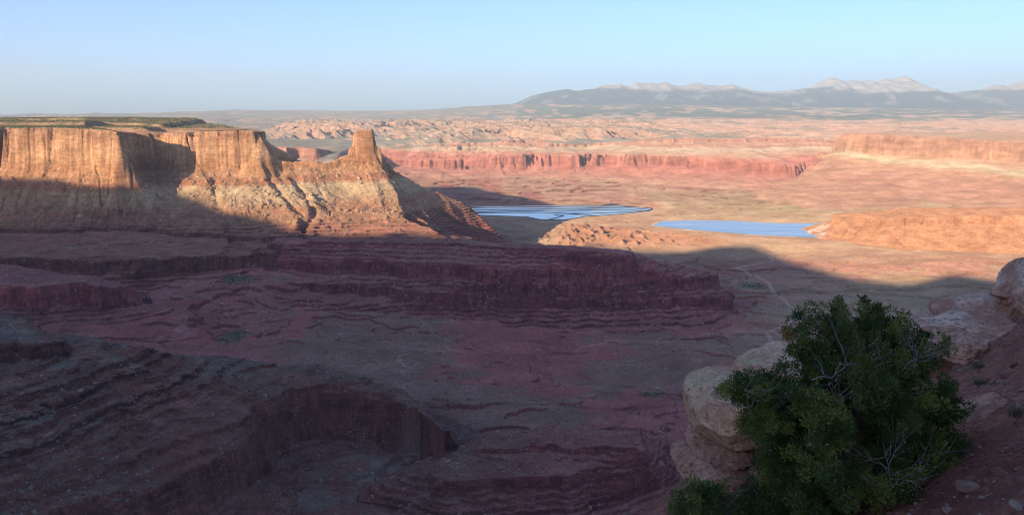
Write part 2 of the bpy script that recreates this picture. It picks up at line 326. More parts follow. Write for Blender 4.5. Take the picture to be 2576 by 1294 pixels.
# layers: 0 floor 1 mesa 2 ridge(mid) 3 promontory 4 near slope 5 near spur 6 right mesa 7 bluffs 8 red nose 9 butte 10 far plateau
def terrain(x, y):
    N = x.shape[0]
    x = x.astype(np.float64); y = y.astype(np.float64)
    z = floor_z(x, y)
    rough = fbm(x / 300, y / 300, 5, 1)
    und = 15 * fbm(x / 420 + 3 + y / 900, y / 230, 4, 2) + 4.0 * rough + 1.2 * fbm(x / 40, y / 30, 3, 6)
    flat = np.ones(N)
    pm = inbox(BOXP, x, y)
    pond = np.zeros(N)
    if pm.any():
        s1 = CP1(x[pm], y[pm])[0]; s2 = CP2(x[pm], y[pm])[0]
        s = np.minimum(s1, s2)
        flat[pm] = sst(10, 160, s)
        pond[pm] = sst(26, 8, s)
    rd = np.zeros(N)
    rm = (x > 215) & (x < 1490) & (y > 1715) & (y < 3390)
    if rm.any():
        sr = CRD(x[rm], y[rm])[0]
        flat[rm] *= 0.75 + 0.25 * sst(5, 60, sr)
        rd[rm] = sst(7.5, 4.0, sr)
    # dry washes and little scarps on the floor
    wash = rid(x / 210 + 0.4 * fbm(x / 90, y / 90, 2, 8), y / 150, 3, 12)
    z = lerp(-549.0 + 0 * z, z + und, flat) if True else z
    z = z - 5.0 * sst(0.45, 0.85, wash) * flat
    scarp = z + 10 * fbm(x / 160, y / 120, 4, 21)
    z = z + (terrace(scarp, 8.0, 1.0, 5.0) - scarp) * 0.85 * flat * sst(-0.15, 0.2, fbm(x / 500, y / 350, 4, 33))
    s1 = fbm(x / 300 + .25 * fbm(x / 70, y / 70, 3, 171), y / 150, 4, 170); s2 = fbm(x / 190, y / 95 + .2 * fbm(x / 40, y / 40, 2, 173), 4, 172)
    mk = sst(-.1, .15, fbm(x / 420, y / 300, 3, 174)); lf = sst(0, -350, x) * sst(1600, 1900, y)
    z = z + flat * (8 * sst(-.012, .012, s1 - .08) * (.35 + .65 * np.maximum(mk, lf)) + 5 * sst(-.015, .015, s2 + .12) * np.maximum(mk, lf) + 4 * sst(-.015, .015, s2 - .2) * lf) * sst(3500, 2800, y) - 5 * sst(3500, 2800, y) * flat
    # lumpy red hills by the ponds
    u = 1287.5 + F * x / np.maximum(y, 1)
    lump = sst(1370, 1460, u) * sst(1900, 1760, u) * sst(3200, 3420, y - (u - 1400) * 0.2) * sst(4150, 3900, y + (u - 1400) * 0.9)
    lz = np.maximum(0, rid(x / 55, y / 85, 4, 44) * 26 - 4)
    z = z + lump * (0.35 + 0.65 * sst(1700, 1450, u)) * lz * flat
    # rough ground between the tail of the butte and the ponds
    r2 = sst(1060, 1220, u) * sst(1520, 1440, u) * sst(2700, 2900, y) * sst(4000, 3700, y)
    z = z + r2 * np.maximum(0, rid(x / 60, y / 110, 4, 45) * 13 - 2) * flat
    # low red ledges beyond the ponds
    m = (y > 4700)
    led = z + 24 * fbm(x / 330, y / 700, 5, 61) + 6 * rid(x / 110, y / 260, 3, 62)
    z = np.where(m, z + ((terrace(led, 15, 1.0, 4.0) - led) * 0.9 + 0.35 * (led - z)) * sst(4700, 5200, y), z)
    idr = np.zeros(N, np.int8)
    rock = np.zeros(N)

    wx = fbm(x / 70, y / 70, 3, 101); wy = fbm(x / 70, y / 70, 3, 102)
    fxx = fbm(x / 14, y / 14, 3, 103); fyy = fbm(x / 14, y / 14, 3, 104)
    def put(mask, zz, k, idn, ext=None):
        nonlocal z
        o = z[mask]
        win = zz > o + 0.5
        z[mask] = smax(zz, o, k)
        t = idr[mask]; t[win] = idn; idr[mask] = t
    # mesa
    m = inbox(BOXA, x, y)
    if m.any():
        X = x[m]; Y = y[m]
        S = SA
        a1, a2 = 9.0, 3.2
        xw = X + a1 * wx[m] + a2 * fxx[m] + 30 * fbm(X / 260, Y / 260, 2, 111); yw = Y + a1 * wy[m] + a2 * fyy[m]
        crk = vn(X / 52 + .3 * wx[m], Y / 52, 126)
        off = (9 + 6 * wy[m]) * np.exp(-(crk / 0.035) ** 2) + 3 * fxx[m] + 8 * rid(X / 75, Y / 75, 2, 120) + 2.2 * rid(X / 23, Y / 23, 2, 121) + 6 * np.sign(vn(X / 40, Y / 40, 122)) * sst(.1, .3, np.abs(vn(X / 40, Y / 40, 122)))
        zz, SS = S(xw, yw, off)
        rimd = SS[0][0]
        out = sst(12, 40, rimd)
        # crest ridges (saddle, tail, spurs)
        mr = inbox(BOXR, X, Y)
        if mr.any():
            c1 = CR1(xw[mr], yw[mr]); c2 = CR2(xw[mr], yw[mr]); c3 = CR3(xw[mr], yw[mr])
            gl = rid(X[mr] / 55, Y[mr] / 55, 3, 9) * 5
            zr = c1[1] - 0.60 * c1[0] + 0.00018 * c1[0] ** 2 + (16 * c1[2] - 2) * sst(5, 90, c1[0]) + 5 * fbm(X[mr] / 22, Y[mr] / 22, 3, 7) * sst(40, 0, c1[0])
            zr = zr - 16 * sst(4, 18, c1[0]) * sst(3150, 3100, Y[mr])
            z2 = c2[1] - 0.50 * c2[0] + 9 * c2[2]
            z3 = c3[1] - 0.55 * c3[0] + 8 * c3[2]
            o = zz[mr]
            c4 = CR4(xw[mr], yw[mr]); o = np.maximum(o, c4[1] - 2 - 1.7 * c4[0] + 5 * fxx[m][mr])
            o = smax(o, zr, 10); o = smax(o, z2, 8); o = smax(o, z3, 8)
            gw = 9 * fbm(X[mr] / 30, Y[mr] / 25, 3, 160)
            for G_, dp in ((GUL1, 8), (GUL2, 11), (GUL3, 7)):
                gd = G_(xw[mr], yw[mr])[0] + gw
                o = o - dp * np.exp(-(gd / 8) ** 2) + 3 * np.exp(-((gd - 24) / 10) ** 2)
            zz[mr] = o
        zz = zz + out * (1.8 * fbm(X / 9, Y / 9, 3, 15) + 4 * rid(X / 85, Y / 85, 3, 16) - 1)
        # ledges
        zj = zz + 5 * fbm(X / 90, Y / 90, 3, 19)
        lower = sst(-305, -350, zz)
        zt = lerp(terrace(zj, 17.0, 1.0, 3.4), terrace(zj, 8.5, 1.0, 4.0), lower) - zj
        zt2 = terrace(zj, 37.0, 1.0, 2.2) - zj
        zz = zz + out * (zt * (0.12 + 0.7 * lower) + zt2 * 0.12)
        put(m, zz, 4, 1)
        rock[m] = np.maximum(rock[m], out * 0)
    # butte
    m = inbox((-820, -400, 2950, 3220), x, y)
    if m.any():
        X = x[m]; Y = y[m]
        sd, zn, g = SPIRE(X + 3.0 * wx[m] + 2.2 * fxx[m], Y + 3.0 * wy[m] + 2.2 * fyy[m]); sd = sd - 2 + 3.6 * rid(X / 19, Y / 19, 3, 123)
        zz = zn + 4.0 * fbm(X / 18, Y / 18, 2, 3) + 5 * np.sign(vn(X / 14, Y / 14, 4)) - 108 * np.interp(sd / 8, CPX, CPY) - 1.15 * np.maximum(sd - 8, 0)
        zz = zz + 5 * rid(X / 16, Y / 16, 3, 18) * sst(10, 20, sd)
        for SB_, hh_ in SPB:
            s3, zn3, g3 = SB_(X + 2.5 * wx[m] + 2 * fxx[m], Y + 2.5 * wy[m] + 2 * fyy[m])
            zz = np.maximum(zz, zn3 - hh_ * np.clip(s3 / 7, 0, 1) - 25 * np.maximum(s3 - 7, 0))
        s2, zn2, g2 = SPIRE2(X + 5.0 * wx[m] + 3 * fxx[m], Y + 5.0 * wy[m] + 3 * fyy[m]); s2 = s2 + 5 * rid(X / 22, Y / 22, 2, 124)
        zz = np.maximum(zz, zn2 - 7 + 7 * rid(X / 14, Y / 14, 3, 125) - 38 * np.interp(s2 / 16, CPX, CPY) - 0.9 * np.maximum(s2 - 16, 0))
        put(m, zz, 4, 9)
    m = inbox(BOXB, x, y)
    if m.any():
        X = x[m]; Y = y[m]
        zz, SS = SB(X + 22 * wx[m] + 7 * fxx[m], Y + 22 * wy[m] + 7 * fyy[m], 7 * rid(X / 40, Y / 40, 3, 140))
        zj = zz + 4 * fbm(X / 90, Y / 90, 4, 23) + 1.0 * rid(X / 17, Y / 17, 2, 154)
        zz = zz + (terrace(zj, 8.6, 1.0, 5.0) - zj) * 0.85 + (terrace(zj + 3, 3.1, 1.0, 4) - zj - 3) * 0.6 + 2.2 * rid(X / 40, Y / 40, 3, 141)
        put(m, zz, 1.5, 2)
    m = inbox(BOXC, x, y)
    if m.any():
        X = x[m]; Y = y[m]
        zz, SS = SC_(X + 14 * wx[m] + 4.5 * fxx[m], Y + 14 * wy[m] + 4.5 * fyy[m], 7 * rid(X / 36, Y / 36, 3, 142))
        zj = zz + 3 * fbm(X / 80, Y / 80, 3, 24)
        zz = zz + (terrace(zj, 8.0, 1.0, 4) - zj) * 0.7
        put(m, zz, 1.5, 3)
    m = inbox(BOXD, x, y)
    if m.any():
        X = x[m]; Y = y[m]
        ex = fbm(X / 5.5, Y / 5.5, 3, 133)
        zz, SS = SD(X + 11 * wx[m] + 3.6 * fxx[m] + 1.0 * ex, Y + 11 * wy[m] + 3.6 * fyy[m] + 1.0 * ex, 6 * rid(X / 19, Y / 19, 3, 143) + 9 * rid(X / 60, Y / 60, 2, 155),
                    0.12 + 0.88 * sst(-400, -340, X + 0.25 * (Y - 1120)))
        talus = sst(0.05, 0.45, fbm(X / 100, Y / 100, 3, 134))
        zj = zz + 3 * fbm(X / 110, Y / 110, 3, 25) + 1.0 * rid(X / 13, Y / 13, 2, 150) + 4 * vn(zz / 17, zz * 0 + .5, 156)
        lm = 0.35 + 0.65 * sst(-0.35, 0.05, fbm(X / 90, Y / 60, 3, 151))
        led = (terrace(zj, 10.5, 1.0, 6.0) - zj) * 0.85 * lm + (terrace(zj + 2, 4.3, 1.0, 3) - zj - 2) * 0.6 * sst(-.3, .2, fbm(X / 35, Y / 35, 3, 152))
        out = sst(4, 14, SS[0][0])
        zz = zz + led * (1 - 0.75 * talus) * out + talus * out * 1.1 * fbm(X / 4, Y / 4, 3, 135) + out * 3.0 * rid(X / 38, Y / 38, 3, 136)
        put(m, zz, 1.0, 4)
    m = inbox(BOXE, x, y)
    if m.any():
        X = x[m]; Y = y[m]
        zz, SS = SE(X + 12 * wx[m] + 4.0 * fxx[m], Y + 12 * wy[m] + 4.0 * fyy[m], 4 * rid(X / 20, Y / 20, 3, 144))
        zj = zz + 3 * fbm(X / 50, Y / 50, 4, 26) + 1.2 * rid(X / 9, Y / 9, 2, 153)
        zz = zz + (terrace(zj, 6.5, 1.0, 3.6) - zj) * 0.85 + (terrace(zj + 1, 2.3, 1.0, 3) - zj - 1) * 0.4
        put(m, zz, 1.0, 5)
    m = inbox(BOXG, x, y)
    if m.any():
        X = x[m]; Y = y[m]
        ck = vn(X / 70 + .5 * wx[m], Y / 70, 181)
        zz, SS = SF4(X + 20 * wx[m] + 7 * fxx[m], Y + 20 * wy[m] + 7 * fyy[m], 10 * rid(X / 60, Y / 60, 3, 180) + 22 * np.exp(-(ck / .05) ** 2))
        zj = zz + 4 * fbm(X / 80, Y / 80, 3, 27)
        zz = zz + (terrace(zj, 15.0, 1.0, 2.4) - zj) * 0.5 + 4 * fbm(X / 30, Y / 30, 3, 29)
        put(m, zz, 3, 8)
    m = inbox(BOXF, x, y)
    if m.any():
        X = x[m]; Y = y[m]
        w1 = fbm(X / 260, Y / 260, 4, 201, 0.6); w2 = fbm(X / 260, Y / 260, 4, 202, 0.6)
        zz, SS = SF2(X + 90 * w1, Y + 150 * w2, 150 * fbm(X / 800, Y / 900, 3, 149) + 70 * rid(X / 130, Y / 300, 3, 145) + 30 * rid(X / 50, Y / 100, 2, 146))
        top = sst(0, -250, SS[0][0])
        zz = zz + sst(40, 200, SS[1][0]) * 9 * rid(X / 90, Y / 90, 3, 205) + (terrace(zz, 34, 1.0, 2.4) - zz) * 0.4 * (1 - top)
        zz = zz + top * 0
        put(m, zz, 6, 7)
        zz, SS = SF1(X + 50 * w1, Y + 80 * w2, 45 * rid(X / 150, Y / 200, 3, 147) + 20 * rid(X / 45, Y / 80, 2, 148))
        zz = zz + (terrace(zz + 6 * w1, 40, 1.0, 2.4) - zz - 6 * w1) * 0.3 + sst(60, 300, SS[0][0]) * 10 * rid(X / 140, Y / 140, 3, 206)
        put(m, zz, 6, 6)
    # far plateau
    m = (y > 7300) | ((x < -1150) & (y > 5800))
    if m.any():
        X = x[m]; Y = y[m]; U = u[m]
        b = np.interp(Y, [5200, 6000, 7500, 9000, 12000, 16000, 22000, 30000, 31500, 36000], [-520, -340, -268, -246, -200, -145, -80, 0, -40, -300])
        vh = np.interp(U, HOR[:, 0], HOR[:, 1])
        hz = (V0 - vh) / F * 30000.0
        b = b + hz * sst(20000, 30000, Y) * sst(36000, 31000, Y)
        fin = sst(640, 760, U) * sst(1760, 1500, U) * sst(7700, 8400, Y + 500 * fbm(X / 900, Y / 900, 2, 301)) * sst(15500, 12500, Y)
        fin = fin * sst(-0.35, 0.1, fbm(X / 1100, Y / 1500, 3, 300))
        e = X * 0.82 + Y * 0.57; f = -X * 0.57 + Y * 0.82
        fz = 95 * sst(-0.1, 0.5, rid(e / 150, f / 380, 3, 302, 0.45)) + 26 * rid(e / 60, f / 130, 3, 303)
        sl = sst(1450, 1700, U) * sst(16500, 14500, Y) + 0.5 * sst(700, 500, U) * sst(16500, 15000, Y)
        sz = 42 * sst(-0.1, 0.5, rid(X / 300, Y / 420, 4, 304)) + 16 * fbm(X / 150, Y / 150, 3, 305)
        sca = fbm(X / 1500, Y / 1800, 5, 306) * 170
        zz = b + fin * fz + sl * sz * 0.8 + sst(13000, 16000, Y) * sst(30000, 26000, Y) * (terrace(sca, 50, 1, 3) ) * 0.7
        top = sst(7350, 7900, Y) if True else 1
                # small shaded mesa behind the saddle
        o = z[m]
        isl = X < -1150
        t = np.where(isl, sst(-1150, -1400, X) * sst(5800, 6600, Y), top); t = np.maximum(t, top)
        F1in = (idr[m] == 6)
        zn_ = np.where(F1in & (Y < 8800), o, np.where(isl, np.maximum(o, lerp(o, zz, t)), lerp(o, np.maximum(zz, o - 60), t)))
        z[m] = zn_
        tt = idr[m]; tt[(~F1in) & (t > 0.5)] = 10; idr[m] = tt
    m = inbox((-2300, -1000, 5600, 7600), x, y)
    if m.any():
        X = x[m]; Y = y[m]
        sd, zn, g = SMALLM(X + 40 * fbm(X / 120, Y / 120, 3, 401), Y + 70 * fbm(X / 120, Y / 120, 3, 402))
        zz = zn - 85 * np.clip(sd / 40, 0, 1) - 0.45 * np.maximum(sd - 40, 0)
        put(m, zz, 4, 11)
    return z, idr, pond, rd, u, lump
SMALLM = Contour(PY([(706, 372, 6500), (716, 371, 6350), (745, 371, 6500), (790, 373, 6400), (832, 378, 6600), (842, 384, 6900), (800, 372, 7200), (700, 368, 7200)]), (-2300, -1000, 5600, 7600), 12, 100, 7)

# ------------------------------------------------------------------ materials
def new_mat(name):
    m = bpy.data.materials.new(name); m.use_nodes = True
    nt = m.node_tree
    return m, nt, nt.nodes["Principled BSDF"]
def ramp(nt, fac, stops):
    r = nt.nodes.new("ShaderNodeValToRGB")
    e = r.color_ramp.elements
    while len(e) < len(stops): e.new(0.5)
    for i, (p, c) in enumerate(stops):
        e[i].position = p; e[i].color = (*c, 1)
    if fac is not None: nt.links.new(fac, r.inputs[0])
    return r
def nz(nt, scale, detail=6, rough=0.6, vec=None, dim='3D', dist=0.0):
    n = nt.nodes.new("ShaderNodeTexNoise"); n.noise_dimensions = dim
    n.inputs["Scale"].default_value = scale; n.inputs["Detail"].default_value = detail
    n.inputs["Roughness"].default_value = rough; n.inputs["Distortion"].default_value = dist
    if vec is not None: nt.links.new(vec, n.inputs["Vector"])
    return n
def mix(nt, a, b, fac, mode='MIX'):
    m = nt.nodes.new("ShaderNodeMix"); m.data_type = 'RGBA'; m.blend_type = mode
    for s, v in ((m.inputs[6], a), (m.inputs[7], b), (m.inputs[0], fac)):
        if isinstance(v, bpy.types.NodeSocket): nt.links.new(v, s)
        elif isinstance(v, (tuple, list)): s.default_value = (*v, 1)
        else: s.default_value = v
    return m.outputs[2]
def mapping(nt, vec, scale):
    mp = nt.nodes.new("ShaderNodeMapping"); mp.inputs["Scale"].default_value = scale
    nt.links.new(vec, mp.inputs["Vector"]); return mp.outputs[0]

def terrain_mat(name, fine=0.35, mid=0.06, bump_d=2.0, speck=0.0, strata=True, grain=0.75):
    """colour comes from the rock layer stored per vertex; noise breaks it up"""
    m, nt, p = new_mat(name)
    at = nt.nodes.new("ShaderNodeAttribute"); at.attribute_name = "layer_colour"
    geo = nt.nodes.new("ShaderNodeNewGeometry")
    P = geo.outputs["Position"]
    n1 = nz(nt, mid, 5, 0.6, P); n2 = nz(nt, fine, 5, 0.7, P)
    vs = mapping(nt, P, (1, 1, 6.0)); n3 = nz(nt, mid * 1.2, 4, 0.6, vs)
    vv = mapping(nt, P, (1, 1, 0.10)); n4 = nz(nt, mid * 2.0, 5, 0.7, vv, dist=0.6)
    r1 = ramp(nt, n1.outputs[0], [(0.3, (0.78, 0.76, 0.74)), (0.7, (1.2, 1.2, 1.2))])
    r2 = ramp(nt, n2.outputs[0], [(0.32, (0.62, 0.60, 0.58)), (0.68, (1.32, 1.32, 1.32))])
    c = mix(nt, at.outputs["Color"], r1.outputs[0], 1.0, 'MULTIPLY')
    c = mix(nt, c, r2.outputs[0], grain, 'MULTIPLY')
    if strata:
        r3 = ramp(nt, n3.outputs[0], [(0.35, (0.72, 0.68, 0.66)), (0.65, (1.25, 1.25, 1.25))])
        c = mix(nt, c, r3.outputs[0], 0.6, 'MULTIPLY')
        # streaks on steep faces only
        sx = nt.nodes.new("ShaderNodeSeparateXYZ"); nt.links.new(geo.outputs["True Normal"], sx.inputs[0])
        st = ramp(nt, sx.outputs[2], [(0.35, (0.85,) * 3), (0.62, (0.0,) * 3)])
        r4 = ramp(nt, n4.outputs[0], [(0.36, (0.70, 0.64, 0.62)), (0.6, (1.12, 1.11, 1.10))])
        c = mix(nt, c, mix(nt, c, r4.outputs[0], 1.0, 'MULTIPLY'), st.outputs[0])
    if speck:
        vo = nt.nodes.new("ShaderNodeTexVoronoi"); vo.inputs["Scale"].default_value = speck
        nt.links.new(P, vo.inputs["Vector"])
        rs = ramp(nt, vo.outputs["Distance"], [(0.16, (1,) * 3), (0.24, (0,) * 3)])
        nb = nz(nt, mid * 0.5, 4, 0.6, P); rb = ramp(nt, nb.outputs[0], [(0.5, (0,) * 3), (0.6, (0.8,) * 3)])
        k = mix(nt, rs.outputs[0], rb.outputs[0], 1.0, 'MULTIPLY')
        c = mix(nt, c, (0.42, 0.36, 0.30), k)
    nt.links.new(c, p.inputs["Base Color"])
    p.inputs["Diffuse Roughness"].default_value = 1.0
    p.inputs["Roughness"].default_value = 0.95
    p.inputs["Specular IOR Level"].default_value = 0.1
    if bump_d:
        b = nt.nodes.new("ShaderNodeBump"); b.inputs["Strength"].default_value = 0.8; b.inputs["Distance"].default_value = bump_d
        ad = nt.nodes.new("ShaderNodeMath"); ad.operation = 'ADD'
        nt.links.new(n2.outputs[0], ad.inputs[0]); nt.links.new(n3.outputs[0], ad.inputs[1])
        nt.links.new(ad.outputs[0], b.inputs["Height"])
        nt.links.new(b.outputs[0], p.inputs["Normal"])
    return m

def grid_mesh(name, co, quads, col, mat, smooth=True):
    me = bpy.data.meshes.new(name)
    me.vertices.add(len(co)); me.vertices.foreach_set("co", co.astype(np.float32).ravel())
    nq = len(quads)
    me.loops.add(nq * 4); me.loops.foreach_set("vertex_index", quads.astype(np.int32).ravel())
    me.polygons.add(nq)
    me.polygons.foreach_set("loop_start", np.arange(0, nq * 4, 4, dtype=np.int32))
    if not smooth: me.polygons.foreach_set("use_smooth", np.zeros(nq, bool))
    else: me.polygons.foreach_set("use_smooth", np.ones(nq, bool))
    me.update(calc_edges=True)
    if col is not None:
        a = me.color_attributes.new("layer_colour", 'FLOAT_COLOR', 'POINT')
        c4 = np.ones((len(co), 4), np.float32); c4[:, :3] = col
        a.data.foreach_set("color", c4.ravel())
    o = bpy.data.objects.new(name, me); COL.objects.link(o)
    me.materials.append(mat)
    return o
def tag(o, label=None, cat=None, group=None, kind=None):
    if label: o["label"] = label
    if cat: o["category"] = cat
    if group: o["group"] = group
    if kind: o["kind"] = kind
    return o

# ------------------------------------------------------------------ colour of the rock layers
def ramp_np(z, stops):
    zs = np.array([s[0] for s in stops]); cs = np.array([s[1] for s in stops])
    return np.stack([np.interp(z, zs, cs[:, i]) for i in range(3)], 1)
MESA_C = [(-560, (0.34, .13, .10)), (-440, (.34, .13, .10)), (-385, (.36, .16, .115)), (-360, (.38, .18, .12)), (-335, (.42, .235, .14)), (-318, (.40, .20, .125)), (-303, (.42, .235, .14)), (-296, (.45, .30, .19)), (-286, (.50, .35, .215)), (-246, (.51, .37, .23)), (-237, (.42, .20, .12)), (-224, (.40, .185, .11)), (-212, (.48, .27, .155)),
          (-200, (.47, .26, .14)), (-172, (.48, .26, .135)), (-165, (.52, .29, .16)), (-120, (.62, .385, .215)), (-84, (.56, .32, .18)), (-80, (.34, .17, .105)), (-76, (.47, .27, .165)), (-66, (.36, .20, .12)), (-60, (.46, .27, .16)), (-45, (.44, .26, .155)), (0, (.4, .26, .16))]
def colours(x, y, z, nzv, idr, pond, rd, u, lump):
    n1 = fbm(x / 260, y / 200, 5, 501)[:, None]; n2 = fbm(x / 45, y / 45, 4, 502)[:, None]; n3 = fbm(x / 12, y / 12, 3, 503)[:, None]
    zz = z + 7 * n2[:, 0] + 5 * n3[:, 0]
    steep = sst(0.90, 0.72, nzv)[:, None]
    red = np.array([.41, .15, .13]); olive = np.array([.285, .185, .135]); tan = np.array([.42, .29, .175])
    veg = sst(-0.16, 0.06, n1 + 0.35 * n2 + .12 * n3)
    veg = veg * (1 - .9 * (sst(760, 560, u) * sst(1420, 1600, y))[:, None])
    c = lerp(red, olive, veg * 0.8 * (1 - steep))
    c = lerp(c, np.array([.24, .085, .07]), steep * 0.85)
    # basin round the ponds: paler sandy tone, with its sunlit look painted in
    pl = (sst(2500, 3400, y) * sst(900, 1300, x + 1200))[:, None] if False else sst(2550, 3300, y)[:, None]
    c = lerp(c, lerp(tan, np.array([.38, .22, .14]), sst(-0.2, 0.3, n1 + 0.5 * n2)), pl * 0.85)
    grass = (sst(3000, 2500, y) * sst(1700, 2100, u))[:, None]
    c = lerp(c, np.array([.42, .31, .18]) * (1 + 0.15 * n2), grass * 0.7)
    c = lerp(c, np.array([.42, .19, .11]), (lump * 0.7)[:, None])
    fl = np.abs(fbm(x / 330 + .2 * fbm(x / 60, y / 60, 3, 571), y / 210, 3, 570))[:, None]
    c = lerp(c, np.array([.46, .27, .22]), sst(.022, .008, fl) * (y < 3000)[:, None] * .7)
    fl2 = np.abs(fbm(x / 150, y / 110, 3, 572))[:, None]
    c = lerp(c, np.array([.24, .09, .075]), sst(.03, .01, fl2) * (1 - veg * .6) * (y < 3000)[:, None] * .6)
    # pale salt in the washes
    c = lerp(c, np.array([.42, .33, .29]), (sst(0.62, 0.72, fbm(x / 33, y / 17, 4, 510)) * 0.6)[:, None] * (y < 2600)[:, None])
    # green along the creek
    gs = np.zeros(len(x))
    for (gu, gv, gz, ru, rv) in GREENS:
        gx, gy, _ = W(gu, gv, z=gz); gx2 = W(gu + ru, gv, z=gz)[0]; gy2 = W(gu, gv - rv, z=gz)[1]
        gs = np.maximum(gs, 1 - np.sqrt(((x - gx) / (gx2 - gx)) ** 2 + ((y - gy) / (gy2 - gy)) ** 2))
    c = lerp(c, np.array([.14, .145, .07]), (sst(0.0, 0.5, gs + 0.5 * n2[:, 0] + 0.3 * n3[:, 0] - 0.1) * (gs > 0))[:, None] * 0.85)
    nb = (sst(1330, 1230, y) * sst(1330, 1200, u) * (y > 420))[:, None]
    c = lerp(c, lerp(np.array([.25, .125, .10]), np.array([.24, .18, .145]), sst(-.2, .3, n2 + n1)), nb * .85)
    mesa = ramp_np(zz, MESA_C)
    pale = ((z > -300) & (z < -238))[:, None]
    mesa = np.where(pale, lerp(mesa, np.array([.40, .22, .13]), sst(0.15, 0.5, n1 + 0.5 * n2) * 0.6), mesa)
    var = (sst(-.05, .35, fbm(x / 110, y / 110, 4, 560) + .35 * n2[:, 0]) * (z < -78) * (z > -180))[:, None]
    mesa = lerp(mesa, np.array([.36, .175, .11]), var * 0.42 * steep)
    topv = (sst(-62, -52, z) * sst(0.75, 0.93, nzv))[:, None] * (y < 4600)[:, None]
    mesa = lerp(mesa, np.array([.19, .165, .09]), topv * sst(-0.5, 0.05, n3 + n2 * 0.5) * 0.9)
    scr = (sst(-170, -185, z) * sst(0.66, 0.8, nzv))[:, None]
    mesa = lerp(mesa, np.array([.24, .20, .11]), scr * sst(0.1, 0.5, n3 + n2 * 0.6) * 0.5)
    isA = ((idr == 1) | (idr == 9))[:, None]
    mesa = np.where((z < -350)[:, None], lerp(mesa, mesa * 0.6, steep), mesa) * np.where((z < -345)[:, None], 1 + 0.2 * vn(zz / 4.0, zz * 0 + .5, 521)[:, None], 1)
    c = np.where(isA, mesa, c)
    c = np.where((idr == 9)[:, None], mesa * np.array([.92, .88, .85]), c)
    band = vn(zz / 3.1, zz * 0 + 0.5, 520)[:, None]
    dk = lerp(np.array([.38, .155, .135]), np.array([.26, .085, .085]), steep) * (1 + (0.2 + 0.3 * steep) * band)  # ledge faces darker than treads: sky shading put into the colour
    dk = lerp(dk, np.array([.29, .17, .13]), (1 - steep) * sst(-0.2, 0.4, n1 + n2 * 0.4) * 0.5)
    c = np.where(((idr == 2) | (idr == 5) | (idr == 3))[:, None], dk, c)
    dn = lerp(np.array([.27, .125, .09]), np.array([.23, .18, .145]), sst(-0.3, 0.3, n1 + 0.5 * n2)); dn = lerp(dn, np.array([.17, .08, .065]), steep) * (1 + (0.25 + 0.6 * steep) * band)  # steep faces darkened here too, painting in the shading of the ledges
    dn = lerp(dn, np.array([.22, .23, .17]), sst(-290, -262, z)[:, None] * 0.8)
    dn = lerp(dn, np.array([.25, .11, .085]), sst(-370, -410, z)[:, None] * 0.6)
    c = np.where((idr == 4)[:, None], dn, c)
    c = np.where((idr == 5)[:, None], lerp(c, dn, sst(60, -60, x)[:, None] * .8), c)
    # far bluffs: red below, a pale layer, red-brown rim, by height
    nn = fbm(x / 500, y / 500, 4, 530)[:, None]
    z7 = z + 22 * nn[:, 0] + 14 * fbm(x / 90, y / 90, 3, 531)
    bl = ramp_np(z7, [(-520, (.38, .22, .15)), (-480, (.38, .18, .13)), (-440, (.40, .16, .12)), (-350, (.42, .17, .125)), (-335, (.44, .25, .17)), (-315, (.42, .29, .20)), (-295, (.46, .34, .24)), (-280, (.36, .19, .135)), (-262, (.42, .25, .18)), (-240, (.38, .20, .145)), (-150, (.38, .22, .16))])
    c = np.where((idr == 7)[:, None], bl, c)
    rm = ramp_np(z7 + np.clip((x - 2500) * .075, 0, 80) + 8, [(-520, (.36, .21, .14)), (-450, (.37, .19, .13)), (-390, (.38, .20, .135)), (-350, (.44, .24, .15)), (-335, (.43, .28, .17)), (-312, (.50, .39, .25)), (-292, (.47, .33, .21)), (-275, (.46, .26, .16)), (-180, (.44, .235, .15)), (-120, (.40, .22, .15)), (-100, (.34, .24, .16))])
    rm = lerp(rm, np.array([.42, .24, .155]), sst(.0, .3, fbm(x / 160, y / 160, 4, 533))[:, None] * .6)
    c = np.where((idr == 6)[:, None], rm, c)
    c = np.where((idr == 8)[:, None], np.array([.46, .225, .12]) * (1 + 0.12 * n2) * (1 + 0.10 * band), c)
    c = np.where((idr == 11)[:, None], np.array([.42, .22, .16]) * (1 + 0.2 * n2), c)
    nf = fbm(x / 900, y / 1500, 5, 540); nf2 = fbm(x / 240, y / 500, 4, 541)
    slick = np.array([.43, .27, .20]); flatc = np.array([.20, .19, .16])  # vegetated flats, darkened bluish to paint in shadow among the fins
    e = sst(0.97, 0.86, nzv) * 0.85 + sst(1500, 1750, u) * sst(17500, 15000, y) * sst(-0.5, 0.1, nf + 0.6 * nf2) * 0.9
    e = np.clip(e + 0.7 * sst(0.0, 0.3, nf2 + nf * 0.6), 0, 1) * sst(36000, 22000, y)
    far = lerp(flatc, slick, e[:, None])
    fo = sst(15500, 18500, y) * sst(1050, 1500, u) * sst(.35, .0, nf2 * .8 + nf)
    far = lerp(far, np.array([.075, .10, .085]), fo[:, None] * .9)
    c = np.where((idr == 10)[:, None], far, c)
    mid = ((idr == 0) & (y > 4600))
    c = np.where(mid[:, None], lerp(c, lerp(np.array([.37, .225, .15]), np.array([.34, .155, .115]), sst(-.25, .25, fbm(x / 420, y / 1300, 5, 550) + .4 * fbm(x / 120, y / 300, 3, 552))[:, None]), sst(4600, 5200, y)[:, None]), c)
    gb = sst(0.35, 0.1, np.abs(fbm(x / 2600, y / 2600, 2, 551) + 0.0)) * sst(3900, 4600, y) * sst(6000, 5300, y) * (x > 900)
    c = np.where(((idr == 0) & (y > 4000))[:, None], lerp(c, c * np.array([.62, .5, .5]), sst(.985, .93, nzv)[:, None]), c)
    c = lerp(c, np.array([.27, .25, .13]), (gb * 0.35 * (idr == 0))[:, None])
